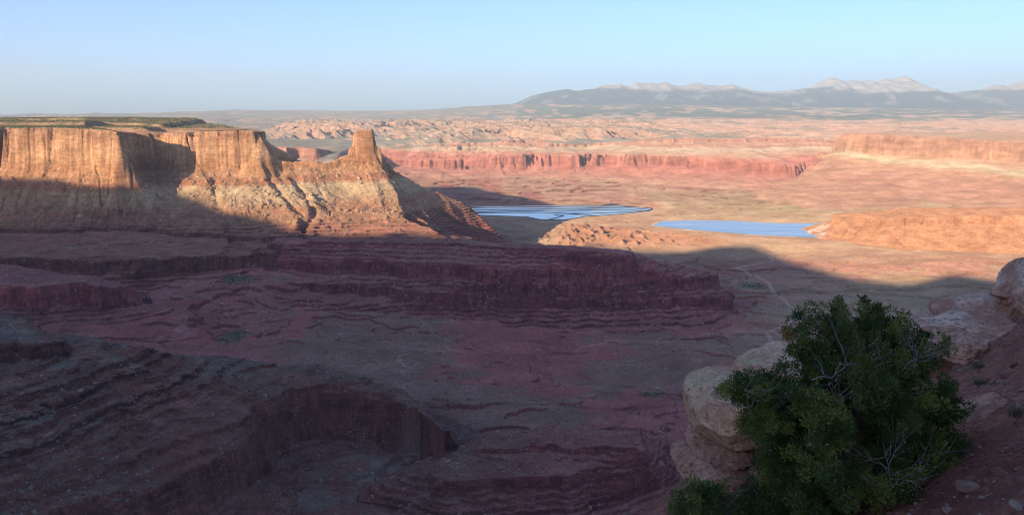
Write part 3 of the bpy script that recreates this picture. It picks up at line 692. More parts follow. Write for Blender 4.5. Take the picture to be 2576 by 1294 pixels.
    c = lerp(c, np.array([.56, .37, .31]), rd[:, None] * 0.85)
    c = lerp(c, np.array([.50, .42, .36]), (pond * sst(-.3, .3, n2[:, 0]))[:, None] * 0.8)
    return np.clip(c * (1 + 0.12 * n3), 0.01, 0.8)
GREENS = [(590, 855, -500, 60, 16), (1640, 982, -530, 55, 9), (600, 700, -420, 80, 10), (1890, 715, -536, 60, 7), (1700, 690, -541, 40, 6), (2080, 525, -540, 160, 6)]

# ------------------------------------------------------------------ the land, as one sheet of growing cells, cut into its landforms
def rows():
    out = []; r = 420.0
    seg = [(1350, 1.25), (2000, 2.6), (3480, 2.7), (5000, 6.5), (8000, 8.5), (11000, 16), (15000, 30), (36000, 120)]
    for lim, st in seg:
        while r < lim:
            out.append(r); r += st / Q
    return np.array(out)
RR = rows()
NT = int(1500 * Q)
TH = np.linspace(-0.66, 0.66, NT)
def build_land():
    nr = len(RR)
    Z = np.empty((nr, NT), np.float32); ID = np.empty((nr, NT), np.int8)
    PO = np.empty((nr, NT), np.float32); RD = np.empty((nr, NT), np.float32); LU = np.empty((nr, NT), np.float32)
    sx, cx = np.sin(TH), np.cos(TH)
    st = 300
    for i in range(0, nr, st):
        rr = RR[i:i + st, None]
        X = (rr * sx).ravel(); Y = (rr * cx).ravel()
        z, idr, pond, rd, u, lump = terrain(X, Y)
        k = len(rr)
        Z[i:i + k] = z.reshape(k, NT); ID[i:i + k] = idr.reshape(k, NT)
        PO[i:i + k] = pond.reshape(k, NT); RD[i:i + k] = rd.reshape(k, NT); LU[i:i + k] = lump.reshape(k, NT)
    X = RR[:, None] * sx; Y = RR[:, None] * cx
    dzr = np.gradient(Z, RR, axis=0); dzt = np.gradient(Z, TH, axis=1) / RR[:, None]
    NZ = 1 / np.sqrt(1 + dzr ** 2 + dzt ** 2)
    C = np.empty((nr, NT, 3), np.float32)
    for i in range(0, nr, st):
        s = slice(i, i + st)
        U = 1287.5 + F * X[s] / np.maximum(Y[s], 1)
        C[s] = colours(X[s].ravel(), Y[s].ravel(), Z[s].ravel(), NZ[s].ravel(), ID[s].ravel(), PO[s].ravel(), RD[s].ravel(), U.ravel(), LU[s].ravel()).reshape(-1, NT, 3)
    return X, Y, Z, ID, C
LX, LY, LZ, LID, LC = build_land()
M_near = terrain_mat("layered_rock_near", 0.34, 0.035, 2.6, speck=0.16, grain=0.9)
M_mid = terrain_mat("layered_rock", 0.16, 0.02, 4.0, speck=0.085)
M_floor = terrain_mat("desert_floor", 0.16, 0.012, 2.2, speck=0.07, strata=False)
M_far = terrain_mat("distant_rock", 0.035, 0.006, 8.0, grain=0.35)
def cut(name, ids, mat, label, cat, rsel=None):
    fid = LID[:-1, :-1]
    m = np.isin(fid, ids)
    if rsel is not None: m &= rsel[:-1, :-1]
    ii, jj = np.nonzero(m)
    if not len(ii): return None
    a = ii * NT + jj
    q = np.stack([a, a + 1, a + NT + 1, a + NT], 1)
    used, inv = np.unique(q.ravel(), return_inverse=True)
    co = np.stack([LX.ravel()[used], LY.ravel()[used], LZ.ravel()[used]], 1)
    o = grid_mesh(name, co, inv.reshape(-1, 4), LC.reshape(-1, 3)[used], mat)
    tag(o, label, cat, kind='structure')
    return o
cut("valley_floor_ground", [0], M_floor, "red and olive desert floor of the canyon basin with washes and low ledges", "ground", LY < 4700)
cut("basin_ledge_ground", [0], M_far, "pale red benches rising beyond the blue ponds", "ground", LY >= 4700)
cut("mesa_hill", [1], M_mid, "flat-topped orange cliff mesa with a shaded alcove and talus slopes", "mesa")
cut("butte_hill", [9], M_mid, "tall lone rock tower on the saddle at the end of the cliff mesa", "butte")
cut("ridge_hill", [2], M_mid, "dark purple stepped rock ridge running across the shaded basin", "ridge")
cut("promontory_hill", [3], M_mid, "shaded dark cliff-edged promontory below the big mesa", "ridge")
cut("slope_hill", [4], M_near, "dark near hillside of stepped ledges and boulder scree", "hillside")
cut("spur_hill", [5], M_near, "low dark stepped spur at the foot of the near hillside", "ridge")
cut("far_mesa_hill", [6], M_far, "broad pink mesa with a pale yellow band under its cliffs", "mesa")
cut("bluff_hill", [7], M_far, "long red bluffs with a sheer fluted cliff band beyond the ponds", "bluffs")
cut("nose_hill", [8], M_mid, "rounded orange rock rise beside the blue pond", "hill")
cut("plateau_hill", [10], M_far, "hazy plateau of pale sandstone domes and fins reaching the horizon", "plateau")
cut("side_mesa_hill", [11], M_far, "small shaded cliff mesa seen through the saddle beside the tower", "mesa")

# ------------------------------------------------------------------ snowless grey peaks on the horizon
MT3 = [(0, 222), (90, 215), (200, 165), (320, 140), (425, 125), (480, 138), (600, 122), (640, 103), (700, 97), (720, 105), (760, 92), (820, 110), (870, 82), (920, 88), (950, 83), (1000, 92), (1060, 80), (1090, 95),
       (1150, 108), (1200, 100), (1265, 83), (1330, 100), (1400, 105), (1440, 105), (1480, 93), (1540, 112), (1600, 130), (1700, 145), (1850, 138)]
MT4 = [(60, 115), (110, 135), (220, 148), (350, 138), (510, 115), (560, 80), (610, 57), (660, 53), (700, 72), (730, 78), (780, 68), (820, 78), (870, 70), (930, 77), (970, 60), (1040, 62), (1075, 50), (1100, 40), (1140, 55),
       (1200, 95), (1320, 135), (1420, 150), (1500, 140), (1620, 128), (1690, 98), (1750, 100), (1780, 108), (1870, 72), (1920, 85), (1961, 80), (2100, 120), (2300, 90), (2500, 150), (3200, 230)]
k_ = 2575 / 3463
MSK = [(700, 300), (1000, 282), (1180, 269), (1280, 263)] + [((1700 + a / 1.961) * k_, (240 + b / 1.961) * k_) for a, b in MT3[1:]] + [((2463 + a / 1.961) * k_, (240 + b / 1.961) * k_) for a, b in MT4 if a > 100]
def build_mountains():
    MU = np.array([p[0] for p in MSK]); MV = np.array([p[1] for p in MSK])
    D = 43000.0
    us = np.linspace(700, 3300, 1100); ys = np.concatenate([np.linspace(33000, 46000, 230), np.linspace(46200, 52000, 20)])
    Ug, Yg = np.meshgrid(us, ys)
    X = (Ug - 1287.5) / F * D * (0.5 + 0.5 * Yg / D)       # spread a little with depth
    Y = Yg
    wv = fbm(X / 3000, Y / 3000, 3, 601) * 900
    UU = 1287.5 + F * X / D
    h = (V0 - np.interp(UU, MU, MV)) / F * D
    hp = sum((V0 - np.interp(UU + k, MU, MV)) / F * D for k in (-40, -20, 20, 40)) / 4
    yy = Y + wv * sst(0, 4000, np.abs(Y - D))
    t = np.where(yy < D, np.clip((yy - 34000) / (D - 34000), 0, 1), np.clip((52000 - yy) / (52000 - D), 0, 1))
    spur = rid(X / 2600 + 0.3 * fbm(X / 1500, Y / 1500, 2, 9), Y / 4200, 5, 602, 0.5)
    prof = t ** 1.5
    z = -330 + (h + 330) * prof
    hh = np.clip((h + 200) / 1800, 0, 1.2)
    z = z + (spur - 0.15) * 620 * hh * np.sin(np.pi * np.clip(prof, 0, 1)) * (0.3 + 0.7 * (1 - prof)) + 60 * fbm(X / 420, Y / 420, 4, 603) * hh * sst(0, 0.15, 1 - t)
    z = z + 55 * rid(X / 500, Y / 900, 4, 605) * hh * sst(0.0, 0.06, 1 - t) + 22 * fbm(X / 260, Y / 400, 3, 607) * hh
    n = fbm(X / 1300, Y / 1300, 5, 604)
    bare = sst(1130, 1330, z + 260 * n + 300 * spur)
    bare = np.maximum(bare, 0.4 * sst(0.30, 0.42, fbm(X / 900, Y / 1500, 4, 606) + 0.12 * spur) * sst(200, 500, z))
    low = sst(-80, -260, z) * sst(-0.2, 0.3, n)
    c = lerp(np.array([.022, .052, .080]), np.array([.52, .45, .41]), bare[..., None])  # forest green shifted to blue, distance haze put into the colour
    c = lerp(c, np.array([.26, .21, .17]), 0.5 * low[..., None])
    nr, nc = X.shape
    ii, jj = np.meshgrid(np.arange(nr - 1), np.arange(nc - 1), indexing='ij')
    a = (ii * nc + jj).ravel()
    q = np.stack([a, a + 1, a + nc + 1, a + nc], 1)
    m, nt, p = new_mat("mountain_rock_and_forest")
    at = nt.nodes.new("ShaderNodeAttribute"); at.attribute_name = "layer_colour"
    geo = nt.nodes.new("ShaderNodeNewGeometry"); n2 = nz(nt, 0.003, 6, 0.65, geo.outputs["Position"])
    r2 = ramp(nt, n2.outputs[0], [(0.35, (.7,) * 3), (0.65, (1.25,) * 3)])
    nt.links.new(mix(nt, at.outputs["Color"], r2.outputs[0], 1.0, 'MULTIPLY'), p.inputs["Base Color"]); p.inputs["Roughness"].default_value = 1
    p.inputs["Specular IOR Level"].default_value = 0.0
    o = grid_mesh("mountains", np.stack([X.ravel(), Y.ravel(), z.ravel()], 1), q, c.reshape(-1, 3), m)
    tag(o, "distant blue mountain range with bare pale summits above dark forest", "mountains", kind='structure')
build_mountains()

# ------------------------------------------------------------------ ponds
def poly_sheet(name, pts, z, mat):
    bm = bmesh.new()
    vs = [bm.verts.new((p[0], p[1], z)) for p in pts]
    f = bm.faces.new(vs); bmesh.ops.triangulate(bm, faces=[f])
    bm.normal_update()
    for f in bm.faces:
        if f.normal.z < 0: f.normal_flip()
    me = bpy.data.meshes.new(name); bm.to_mesh(me); bm.free()
    o = bpy.data.objects.new(name, me); COL.objects.link(o); me.materials.append(mat); return o
def pond_mat(name, a, b, c, spec):
    m, nt, p = new_mat(name)
    geo = nt.nodes.new("ShaderNodeNewGeometry"); P = mapping(nt, geo.outputs["Position"], (0.0030, 0.016, 0.01))
    n = nz(nt, 1.0, 5, 0.6, P, dist=0.3)
    r = ramp(nt, n.outputs[0], [(0.36, a), (0.52, b), (0.60, b), (0.66, c)])
    nt.links.new(r.outputs[0], p.inputs["Base Color"])
    p.inputs["Roughness"].default_value = spec; p.inputs["IOR"].default_value = 1.33
    return m
M_p1 = pond_mat("turquoise_brine", (.42, .66, .70), (.56, .76, .78), (.72, .84, .84), 0.06)
M_p2 = pond_mat("blue_brine", (.24, .45, .60), (.40, .60, .70), (.80, .83, .84), 0.14)
M_dike = terrain_mat("dike_earth", 0.2, 0.05, 0, strata=False)
w1 = poly_sheet("pond_water", POND1, -547.0, M_p1); tag(w1, "pale turquoise evaporation pond divided by dark curved dikes", "pond", "evaporation ponds in the basin", 'structure')
w2 = poly_sheet("pond_water", POND2, -547.0, M_p2); tag(w2, "deep blue evaporation pond with white salt streaks", "pond", "evaporation ponds in the basin", 'structure')
def dike(pts, w, h, label, z=-547.6):
    """an earth bank with sloping sides along a line"""
    bm = bmesh.new(); n = len(pts); ring = []
    for i in range(n):
        a = pts[max(i - 1, 0)]; b = pts[min(i + 1, n - 1)]
        t = Vector((b[0] - a[0], b[1] - a[1], 0)).normalized(); s = Vector((-t.y, t.x, 0)); p = Vector((pts[i][0], pts[i][1], z))
        ring.append([bm.verts.new(p - s * w), bm.verts.new(p - s * w * .4 + Vector((0, 0, h))), bm.verts.new(p + s * w * .4 + Vector((0, 0, h))), bm.verts.new(p + s * w)])
    for i in range(n - 1):
        for j in range(3):
            bm.faces.new((ring[i][j], ring[i + 1][j], ring[i + 1][j + 1], ring[i][j + 1]))
    bmesh.ops.recalc_face_normals(bm, faces=bm.faces)
    me = bpy.data.meshes.new("dike"); bm.to_mesh(me); bm.free()
    a = me.color_attributes.new("layer_colour", 'FLOAT_COLOR', 'POINT')
    a.data.foreach_set("color", [0.03, 0.032, 0.035, 1] * len(me.vertices))
    o = bpy.data.objects.new("dike", me); COL.objects.link(o); me.materials.append(M_dike)
    tag(o, label, "dike", "dark earth dikes between pond basins")
DK = [([(1170, 523.0), (1300, 521), (1430, 519.2), (1560, 518.6), (1592, 520.0), (1605, 521.5)], 8, "dark dike nearest the far shore of the turquoise pond"),
      ([(1172, 528.5), (1300, 526.5), (1440, 524.5), (1560, 522.0), (1592, 520.8)], 9, "dark dike running second from the far shore of the turquoise pond"),
      ([(1180, 533.0), (1300, 530.5), (1450, 529.0), (1600, 526.5), (1622, 524.0), (1636, 522.8)], 9, "dark dike crossing the middle of the turquoise pond"),
      ([(1420, 536.8), (1480, 536.4), (1560, 533.5), (1625, 529.5), (1641, 526.5)], 6, "short dark dike along the right lobe of the turquoise pond"),
      ([(1190, 535.5), (1300, 534.0), (1400, 534.6), (1480, 541.0), (1500, 543)], 4, "thin dark dike curving towards the near shore of the turquoise pond"),
      ([(1240, 538.0), (1330, 535.0), (1385, 537.5), (1440, 545.5)], 4, "thinnest dike inside the near lobe of the turquoise pond"),
      ([(1395, 539.5), (1418, 542.0), (1400, 547.0), (1378, 552.5)], 7, "hooked dark dike at the near end of the turquoise pond")]
for pts, w, lab in DK[:5] + DK[6:]:
    pp = [W(u, v, z=-547) for u, v in pts]
    sm = []
    for i in range(len(pp) - 1):
        for t in (0, .25, .5, .75): sm.append(tuple(pp[i][k] * (1 - t) + pp[i + 1][k] * t for k in range(3)))
    sm.append(pp[-1]); dike(sm, w * .55, 3.0, lab)
def rim_of(pts, w, label, z=-547.3):
    P = list(pts) + [pts[0]]
    dike(P, w, 1.6, label, z)
rim_of(POND1, 5, "low dark bank all round the turquoise pond")

# ------------------------------------------------------------------ unseen home mesa behind the viewpoint, its rim shaped to throw the evening shadow
SH = [(0, 447), (80, 449), (163, 452), (186, 464), (260, 470), (340, 470), (445, 484), (520, 512), (560, 532), (640, 545), (690, 558), (725, 577), (800, 588), (860, 592), (960, 591), (1000, 582), (1080, 590), (1150, 599),
      (1478, 612), (1520, 622), (1640, 632), (1700, 633), (1740, 631), (1800, 622), (1850, 617), (1895, 618), (1930, 632), (1990, 655), (2100, 688), (2200, 708), (2270, 712), (2320, 708), (2360, 696), (2400, 689), (2440, 694), (2530, 706), (2620, 712)]
S2 = (math.sin(SUN_AZ), math.cos(SUN_AZ)); PERP = (S2[1], -S2[0]); TEL = math.tan(SUN_EL)
def hit(u, v):
    ys = np.linspace(1500, 4200, 5400)
    d = np.array(W(u, v, y=1.0))
    zt = terrain(ys * d[0], ys * d[1])[0]
    k = np.nonzero(ys * d[2] < zt)[0]
    i = k[0] if len(k) else -1
    return ys[i] * d[0], ys[i], zt[i]
prof = []
for u, v in SH:
    x, y, z = hit(u, v)
    prof.append((x * PERP[0] + y * PERP[1], z + (x * S2[0] + y * S2[1]) * TEL))
prof.sort()
prof_raw = list(prof)
LB = 1200.0
def build_home():
    pa = np.array([p[0] for p in prof_raw]); pb = np.array([p[1] for p in prof_raw])
    A = np.arange(-5200, 3200, 12.0)
    H = np.interp(A, pa, pb)
    H = np.where(A < pa[0], pb[0] + 4 * vn(A / 200, A * 0, 1), H); H = np.where(A > pa[-1], np.maximum(pb[-1], 25) + 12 * vn(A / 200, A * 0, 2), H)
    Hh = H + LB * TEL
    cols = []
    offs = [(-700, -4.6), (-250, -3.0), (-90, -1.1), (-40, -0.75), (-14, -0.6), (-6, -0.16), (0, 0.0), (60, 0.0), (400, 0.0), (1500, 0.0), (1900, -2.0), (2600, -6.5)]   # distance behind the rim, drop share
    co = []; Z0 = 150
    for k, (d, s) in enumerate(offs):
        b = -(LB + d)
        wob = 12 * fbm(A / 90, A * 0 + k * 3, 3, 5) if d < 0 else 0
        x = S2[0] * (b + wob) + PERP[0] * A; y = S2[1] * (b + wob) + PERP[1] * A
        z = Hh + s * Z0 + (-0.06 * max(d, 0))
        co.append(np.stack([x, y, z], 1))
    co = np.array(co); nk, na, _ = co.shape
    ii, jj = np.meshgrid(np.arange(nk - 1), np.arange(na - 1), indexing='ij'); a = (ii * na + jj).ravel()
    q = np.stack([a, a + 1, a + na + 1, a + na], 1)
    col = np.tile(np.array([.42, .24, .15]), (nk * na, 1))
    o = grid_mesh("home_mesa_hill", co.reshape(-1, 3), q, col, M_mid)
    tag(o, "unseen orange mesa rim behind the viewer, shaped to throw the evening shadow", "mesa", kind='structure')
    return pa, pb
print("PROFILE", [(u, v) + tuple(round(c) for c in hit(u, v)) for u, v in SH]); print("PROFILE", [(round(a), round(b)) for a, b in prof])
build_home()

# ------------------------------------------------------------------ haze
def haze():
    bm = bmesh.new(); bmesh.ops.create_cube(bm, size=1.0)
    me = bpy.data.meshes.new("haze"); bm.to_mesh(me); bm.free()
    o = bpy.data.objects.new("haze", me); COL.objects.link(o)
    x0, x1, y0, y1, z0, z1 = -52000, 60000, -9000, 56000, -720, 2400
    o.location = ((x0 + x1) / 2, (y0 + y1) / 2, (z0 + z1) / 2); o.scale = (x1 - x0, y1 - y0, z1 - z0)
    m = bpy.data.materials.new("evening_haze"); m.use_nodes = True; nt = m.node_tree
    nt.nodes.remove(nt.nodes["Principled BSDF"])
    v = nt.nodes.new("ShaderNodeVolumePrincipled")
    v.inputs["Color"].default_value = (0.74, 0.87, 0.96, 1)
    v.inputs["Density"].default_value = 3.0e-5
    v.inputs["Anisotropy"].default_value = 0.0
    nt.links.new(v.outputs[0], nt.nodes["Material Output"].inputs["Volume"])
    me.materials.append(m); o["kind"] = "stuff"; o["label"] = "thin blue evening haze filling the distance"
haze()

# ------------------------------------------------------------------ scattered stones and shrubs on the land
def vn3(x, y, z, seed=0):
    iz = np.floor(z); fz = z - iz; fz = fz * fz * (3 - 2 * fz)
    iz = iz.astype(np.int64)
    def layer(k):
        ix = np.floor(x); iy = np.floor(y); fx = x - ix; fy = y - iy
        ix = ix.astype(np.int64); iy = iy.astype(np.int64)
        fx = fx * fx * (3 - 2 * fx); fy = fy * fy * (3 - 2 * fy)
        def g(a, b):
            n = (a * 374761393 + b * 668265263 + k * 2147483647 + seed * 1442695041) & 0xFFFFFFFF
            n = ((n ^ (n >> 13)) * 1274126177) & 0xFFFFFFFF; n = n ^ (n >> 16)
            return (n & 0xFFFF) / 32767.5 - 1.0
        return (g(ix, iy) * (1 - fx) + g(ix + 1, iy) * fx) * (1 - fy) + (g(ix, iy + 1) * (1 - fx) + g(ix + 1, iy + 1) * fx) * fy
    return layer(iz) * (1 - fz) + layer(iz + 1) * fz
def fbm3(p, s, o=4, seed=0, g=0.5):
    x, y, z = p[:, 0] / s, p[:, 1] / s, p[:, 2] / s
    t = 0; a = 1; w = 0
    for i in range(o):
        t = t + a * vn3(x, y, z, seed + 7 * i); w += a
        x, y, z = x * 1.7 + y * 1.1, y * 1.7 - x * 1.1, z * 2.03 + 0.37; a *= g
    return t / w
def ico(sub):
    bm = bmesh.new(); bmesh.ops.create_icosphere(bm, subdivisions=sub, radius=1.0)
    v = np.array([x.co[:] for x in bm.verts]); f = np.array([[w.index for w in x.verts] for x in bm.faces]); bm.free()
    return v, f
def tri_mesh(name, co, tris, mat, col=None, smooth=False):
    me = bpy.data.meshes.new(name)
    me.vertices.add(len(co)); me.vertices.foreach_set("co", co.astype(np.float32).ravel())
    n = len(tris); me.loops.add(n * 3); me.loops.foreach_set("vertex_index", tris.astype(np.int32).ravel())
    me.polygons.add(n); me.polygons.foreach_set("loop_start", np.arange(0, n * 3, 3, dtype=np.int32))
    me.polygons.foreach_set("use_smooth", np.full(n, smooth)); me.update(calc_edges=True)
    if col is not None:
        a = me.color_attributes.new("layer_colour", 'FLOAT_COLOR', 'POINT')
        c4 = np.ones((len(co), 4), np.float32); c4[:, :3] = col; a.data.foreach_set("color", c4.ravel())
    o = bpy.data.objects.new(name, me); COL.objects.link(o); me.materials.append(mat)
    return o
def plain_attr_mat(name, rough=0.9, bump=0.0, scale=3.0):
    m, nt, p = new_mat(name)
    at = nt.nodes.new("ShaderNodeAttribute"); at.attribute_name = "layer_colour"
    geo = nt.nodes.new("ShaderNodeNewGeometry"); n = nz(nt, scale, 5, 0.65, geo.outputs["Position"])
    r = ramp(nt, n.outputs[0], [(0.3, (.7,) * 3), (0.7, (1.25,) * 3)])
    nt.links.new(mix(nt, at.outputs["Color"], r.outputs[0], 1.0, 'MULTIPLY'), p.inputs["Base Color"])
    p.inputs["Roughness"].default_value = rough; p.inputs["Specular IOR Level"].default_value = 0.15
    return m
rng = np.random.default_rng(7)
def scatter(name, ii, jj, size, colf, mat, sub=1, flat=0.7, sink=0.25, seed=0, label="", jag=0.35):
    v, f = ico(sub)
    X = LX[ii, jj].astype(float); Y = LY[ii, jj].astype(float); Zz = LZ[ii, jj].astype(float)
    n = len(X); v0 = np.repeat(v[None], n, 0)
    g = np.random.default_rng(seed)
    v0 = v0 * (1 + jag * (g.random((n, len(v), 1)) - 0.5) * 2)
    sc_ = size[:, None, None] * np.stack([0.7 + 0.6 * g.random(n), 0.7 + 0.6 * g.random(n), flat * (0.7 + 0.5 * g.random(n))], 1)[:, None, :]
    a = g.random(n) * 6.28; ca, sa = np.cos(a)[:, None], np.sin(a)[:, None]
    v0 = v0 * sc_
    x = v0[..., 0] * ca - v0[..., 1] * sa; y = v0[..., 0] * sa + v0[..., 1] * ca
    co = np.stack([x + X[:, None], y + Y[:, None], v0[..., 2] + Zz[:, None] + (flat * (1 - 2 * sink)) * size[:, None] * 0.5], 2)
    tri = (f[None] + (np.arange(n) * len(v))[:, None, None]).reshape(-1, 3)
    col = np.repeat(colf(n, g)[:, None], len(v), 1).reshape(-1, 3)
    o = tri_mesh(name, co.reshape(-1, 3), tri, mat, col)
    tag(o, label, None, kind='stuff')
def pick(mask, n, seed, weight=None):
    g = np.random.default_rng(seed)
    k = np.flatnonzero(mask)
    if weight is not None:
        w = weight.ravel()[k]; w = w / w.sum(); k = g.choice(k, n, p=w)
    else: k = g.choice(k, n)
    return k // NT, k % NT
def build_scatter():
    m = plain_attr_mat("loose_stone", 0.95, 0, 0.4)
    n1 = fbm(LX / 90, LY / 90, 3, 801); n2 = fbm(LX / 25, LY / 25, 3, 802)
    dz = np.abs(np.gradient(LZ, axis=0)) / np.gradient(RR)[:, None]
    ml = (LID == 4) & (n1 + 0.6 * n2 > 0.0) & (dz < 1.2)
    ii, jj = pick(ml, 16000, 1)
    s = 0.35 + rng.pareto(2.6, 16000) * 0.5; s = np.minimum(s, 3.2)
    def cs(n, g):
        t = g.random((n, 1)); return lerp(np.array([.17, .12, .09]), np.array([.36, .32, .27]), t ** 2) * (0.8 + 0.4 * g.random((n, 1)))
    scatter("scree_rubble", ii, jj, s, cs, m, 1, 0.7, 0.25, 3, "grey boulders and scree strewn over the dark near hillside")
    ml = (LID == 1) & (LZ < -178) & (LZ > -345) & (n1 + 0.7 * n2 > 0.0)
    ii, jj = pick(ml, 9000, 2)
    s = np.minimum(1.1 + rng.pareto(2.6, 9000) * 1.2, 7.5)
    def cm(n, g): return lerp(np.array([.40, .22, .13]), np.array([.56, .38, .24]), g.random((n, 1)))
    scatter("talus_rubble", ii, jj, s, cm, m, 1, 0.75, 0.2, 4, "orange fallen blocks on the talus under the mesa cliffs")
    ml = (LID == 1) & (LZ > -62) & (LY > 2500) & (dz < 0.35)
    ii, jj = pick(ml, 15000, 3)
    s = 1.2 + 1.6 * rng.random(15000)
    def cg(n, g): return lerp(np.array([.075, .085, .040]), np.array([.15, .145, .075]), g.random((n, 1)))
    scatter("mesa_shrubbery", ii, jj, s, cg, m, 1, 0.85, 0.1, 5, "dark green junipers dotted over the mesa top")
    gx = np.zeros(LX.shape, bool)
    for (gu, gv, gz, ru, rv) in GREENS[:5]:
        x0, y0, _ = W(gu, gv, z=gz); xr = W(gu + ru, gv, z=gz)[0] - x0; yr = W(gu, gv - rv, z=gz)[1] - y0
        gx |= ((LX - x0) / xr) ** 2 + ((LY - y0) / yr) ** 2 < 0.35 + 0.9 * n2
    ii, jj = pick(gx & (LID == 0), 500, 4)
    scatter("wash_shrubbery", ii, jj, 0.8 + 1.3 * rng.random(500), cg, m, 1, 0.8, 0.1, 6, "green thickets along the washes of the basin floor")
    ml = (LID == 0) & (LY < 2300) & (n1 + 0.5 * n2 > 0.28)
    ii, jj = pick(ml, 2600, 5)
    s = np.minimum(0.5 + rng.pareto(2.5, 2600) * 0.6, 3.0)
    scatter("floor_rubble", ii, jj, s, cs, m, 1, 0.7, 0.2, 7, "pale boulders scattered over the basin floor")
    ml = (LID == 0) & (LY < 2500) & (n1 + 0.7 * n2 < 0.35)
    ii, jj = pick(ml, 14000, 8)
    def cb(n, g): return lerp(np.array([.10, .085, .055]), np.array([.20, .15, .10]), g.random((n, 1)))
    scatter("floor_shrubbery", ii, jj, 0.6 + 1.0 * rng.random(14000), cb, m, 1, 0.8, 0.1, 9, "low grey-brown desert scrub dotted over the shaded basin floor")
    ml = np.isin(LID, [2, 5, 3]) & (dz < 1.0)
    ii, jj = pick(ml, 7000, 9)
    def cr(n, g): return lerp(np.array([.30, .13, .10]), np.array([.46, .27, .22]), g.random((n, 1)) ** 2)
    scatter("ledge_rubble", ii, jj, np.minimum(0.6 + rng.pareto(2.5, 7000) * 0.8, 4.0), cr, m, 1, 0.75, 0.25, 10, "red fallen blocks on the steps of the dark ridges")
build_scatter()

# ------------------------------------------------------------------ the ledge at the viewpoint
def plane3(a, b, c):
    A = np.array([[a[0], a[1], 1], [b[0], b[1], 1], [c[0], c[1], 1]]); return np.linalg.solve(A, np.array([a[2], b[2], c[2]]))
GP = (0.60, -0.42, -2.21)
def ledge_edge(y):      # x of the drop on the left
    return 0.9 + 0.08 * y
def ground_h(x, y):
    z = GP[0] * x + GP[1] * y + GP[2]
    z = np.maximum(z, -1.62 - 0.35 * np.maximum(y, 0) + 0 * x) if False else z
    z = z + 0.10 * fbm(x / 1.3, y / 1.3, 4, 901) + 0.030 * fbm(x / 0.22, y / 0.22, 4, 902, 0.6) + 0.012 * fbm(x / 0.05, y / 0.05, 2, 903)
    e = np.maximum(ledge_edge(y) - x + 0.35 * fbm(x / 1.0, y / 1.0, 3, 904), 0)
    e2 = np.maximum(y - 11.2 - 0.5 * fbm(x / 1.4, y / 1.4, 3, 905), 0)
    z = z - 1.2 * e - 5.5 * e * e - 1.5 * e2 - 4 * e2 * e2
    return np.maximum(z, -60 - 2 * np.abs(e + e2))
def rock_mat(name, a, b, lichen=None, scale=1.0, red=(.36, .17, .115)):
    m, nt, p = new_mat(name)
    tc = nt.nodes.new("ShaderNodeNewGeometry"); P = tc.outputs["Position"]
    n1 = nz(nt, 1.6 * scale, 8, 0.6, P); n2 = nz(nt, 14 * scale, 8, 0.7, P); n3 = nz(nt, 55 * scale, 4, 0.7, P)
    r1 = ramp(nt, n1.outputs[0], [(0.36, a), (0.6, b)])
    r2 = ramp(nt, n2.outputs[0], [(0.36, (.42, .38, .36)), (0.47, (.92, .92, .92)), (0.66, (1.35, 1.35, 1.35))])
    c = mix(nt, r1.outputs[0], r2.outputs[0], 1.0, 'MULTIPLY')
    nr = nz(nt, 0.9 * scale, 6, 0.65, P); rr = ramp(nt, nr.outputs[0], [(0.50, (0,) * 3), (0.60, (.85,) * 3)])
    c = mix(nt, c, red, rr.outputs[0])
    if lichen:
        nl = nz(nt, 7 * scale, 8, 0.75, P); nl2 = nz(nt, 1.3 * scale, 3, 0.6, P)
        rl = ramp(nt, nl.outputs[0], [(0.46, (0,) * 3), (0.54, (1,) * 3)]); rl2 = ramp(nt, nl2.outputs[0], [(0.46, (0,) * 3), (0.60, (.85,) * 3)])
        k = mix(nt, rl.outputs[0], rl2.outputs[0], 1.0, 'MULTIPLY')
        c = mix(nt, c, lichen, k)
    r3 = ramp(nt, n3.outputs[0], [(0.35, (.75,) * 3), (0.65, (1.2,) * 3)])
    c = mix(nt, c, r3.outputs[0], 1.0, 'MULTIPLY')
    nt.links.new(c, p.inputs["Base Color"]); p.inputs["Roughness"].default_value = 0.92; p.inputs["Specular IOR Level"].default_value = 0.2
    b1 = nt.nodes.new("ShaderNodeBump"); b1.inputs["Strength"].default_value = 0.7; b1.inputs["Distance"].default_value = 0.06 / scale
    ad = nt.nodes.new("ShaderNodeMath"); ad.operation = 'MULTIPLY_ADD'; ad.inputs[1].default_value = 0.35
    nt.links.new(n3.outputs[0], ad.inputs[0]); nt.links.new(n2.outputs[0], ad.inputs[2])
    nt.links.new(ad.outputs[0], b1.inputs["Height"]); nt.links.new(b1.outputs[0], p.inputs["Normal"])
    return m
M_soil = rock_mat("red_soil", (.27, .10, .07), (.36, .15, .105), None, 1.5, (.22, .08, .06))
M_sand = rock_mat("sandstone", (.70, .42, .31), (.82, .61, .49), None, 1.0, (.46, .21, .14))
M_lich = rock_mat("lichen_sandstone", (.74, .42, .27), (.84, .60, .43), (.58, .50, .28), 1.0, (.58, .27, .165))
M_red = rock_mat("red_sandstone", (.50, .24, .165), (.64, .38, .28), None, 1.0, (.30, .14, .10))
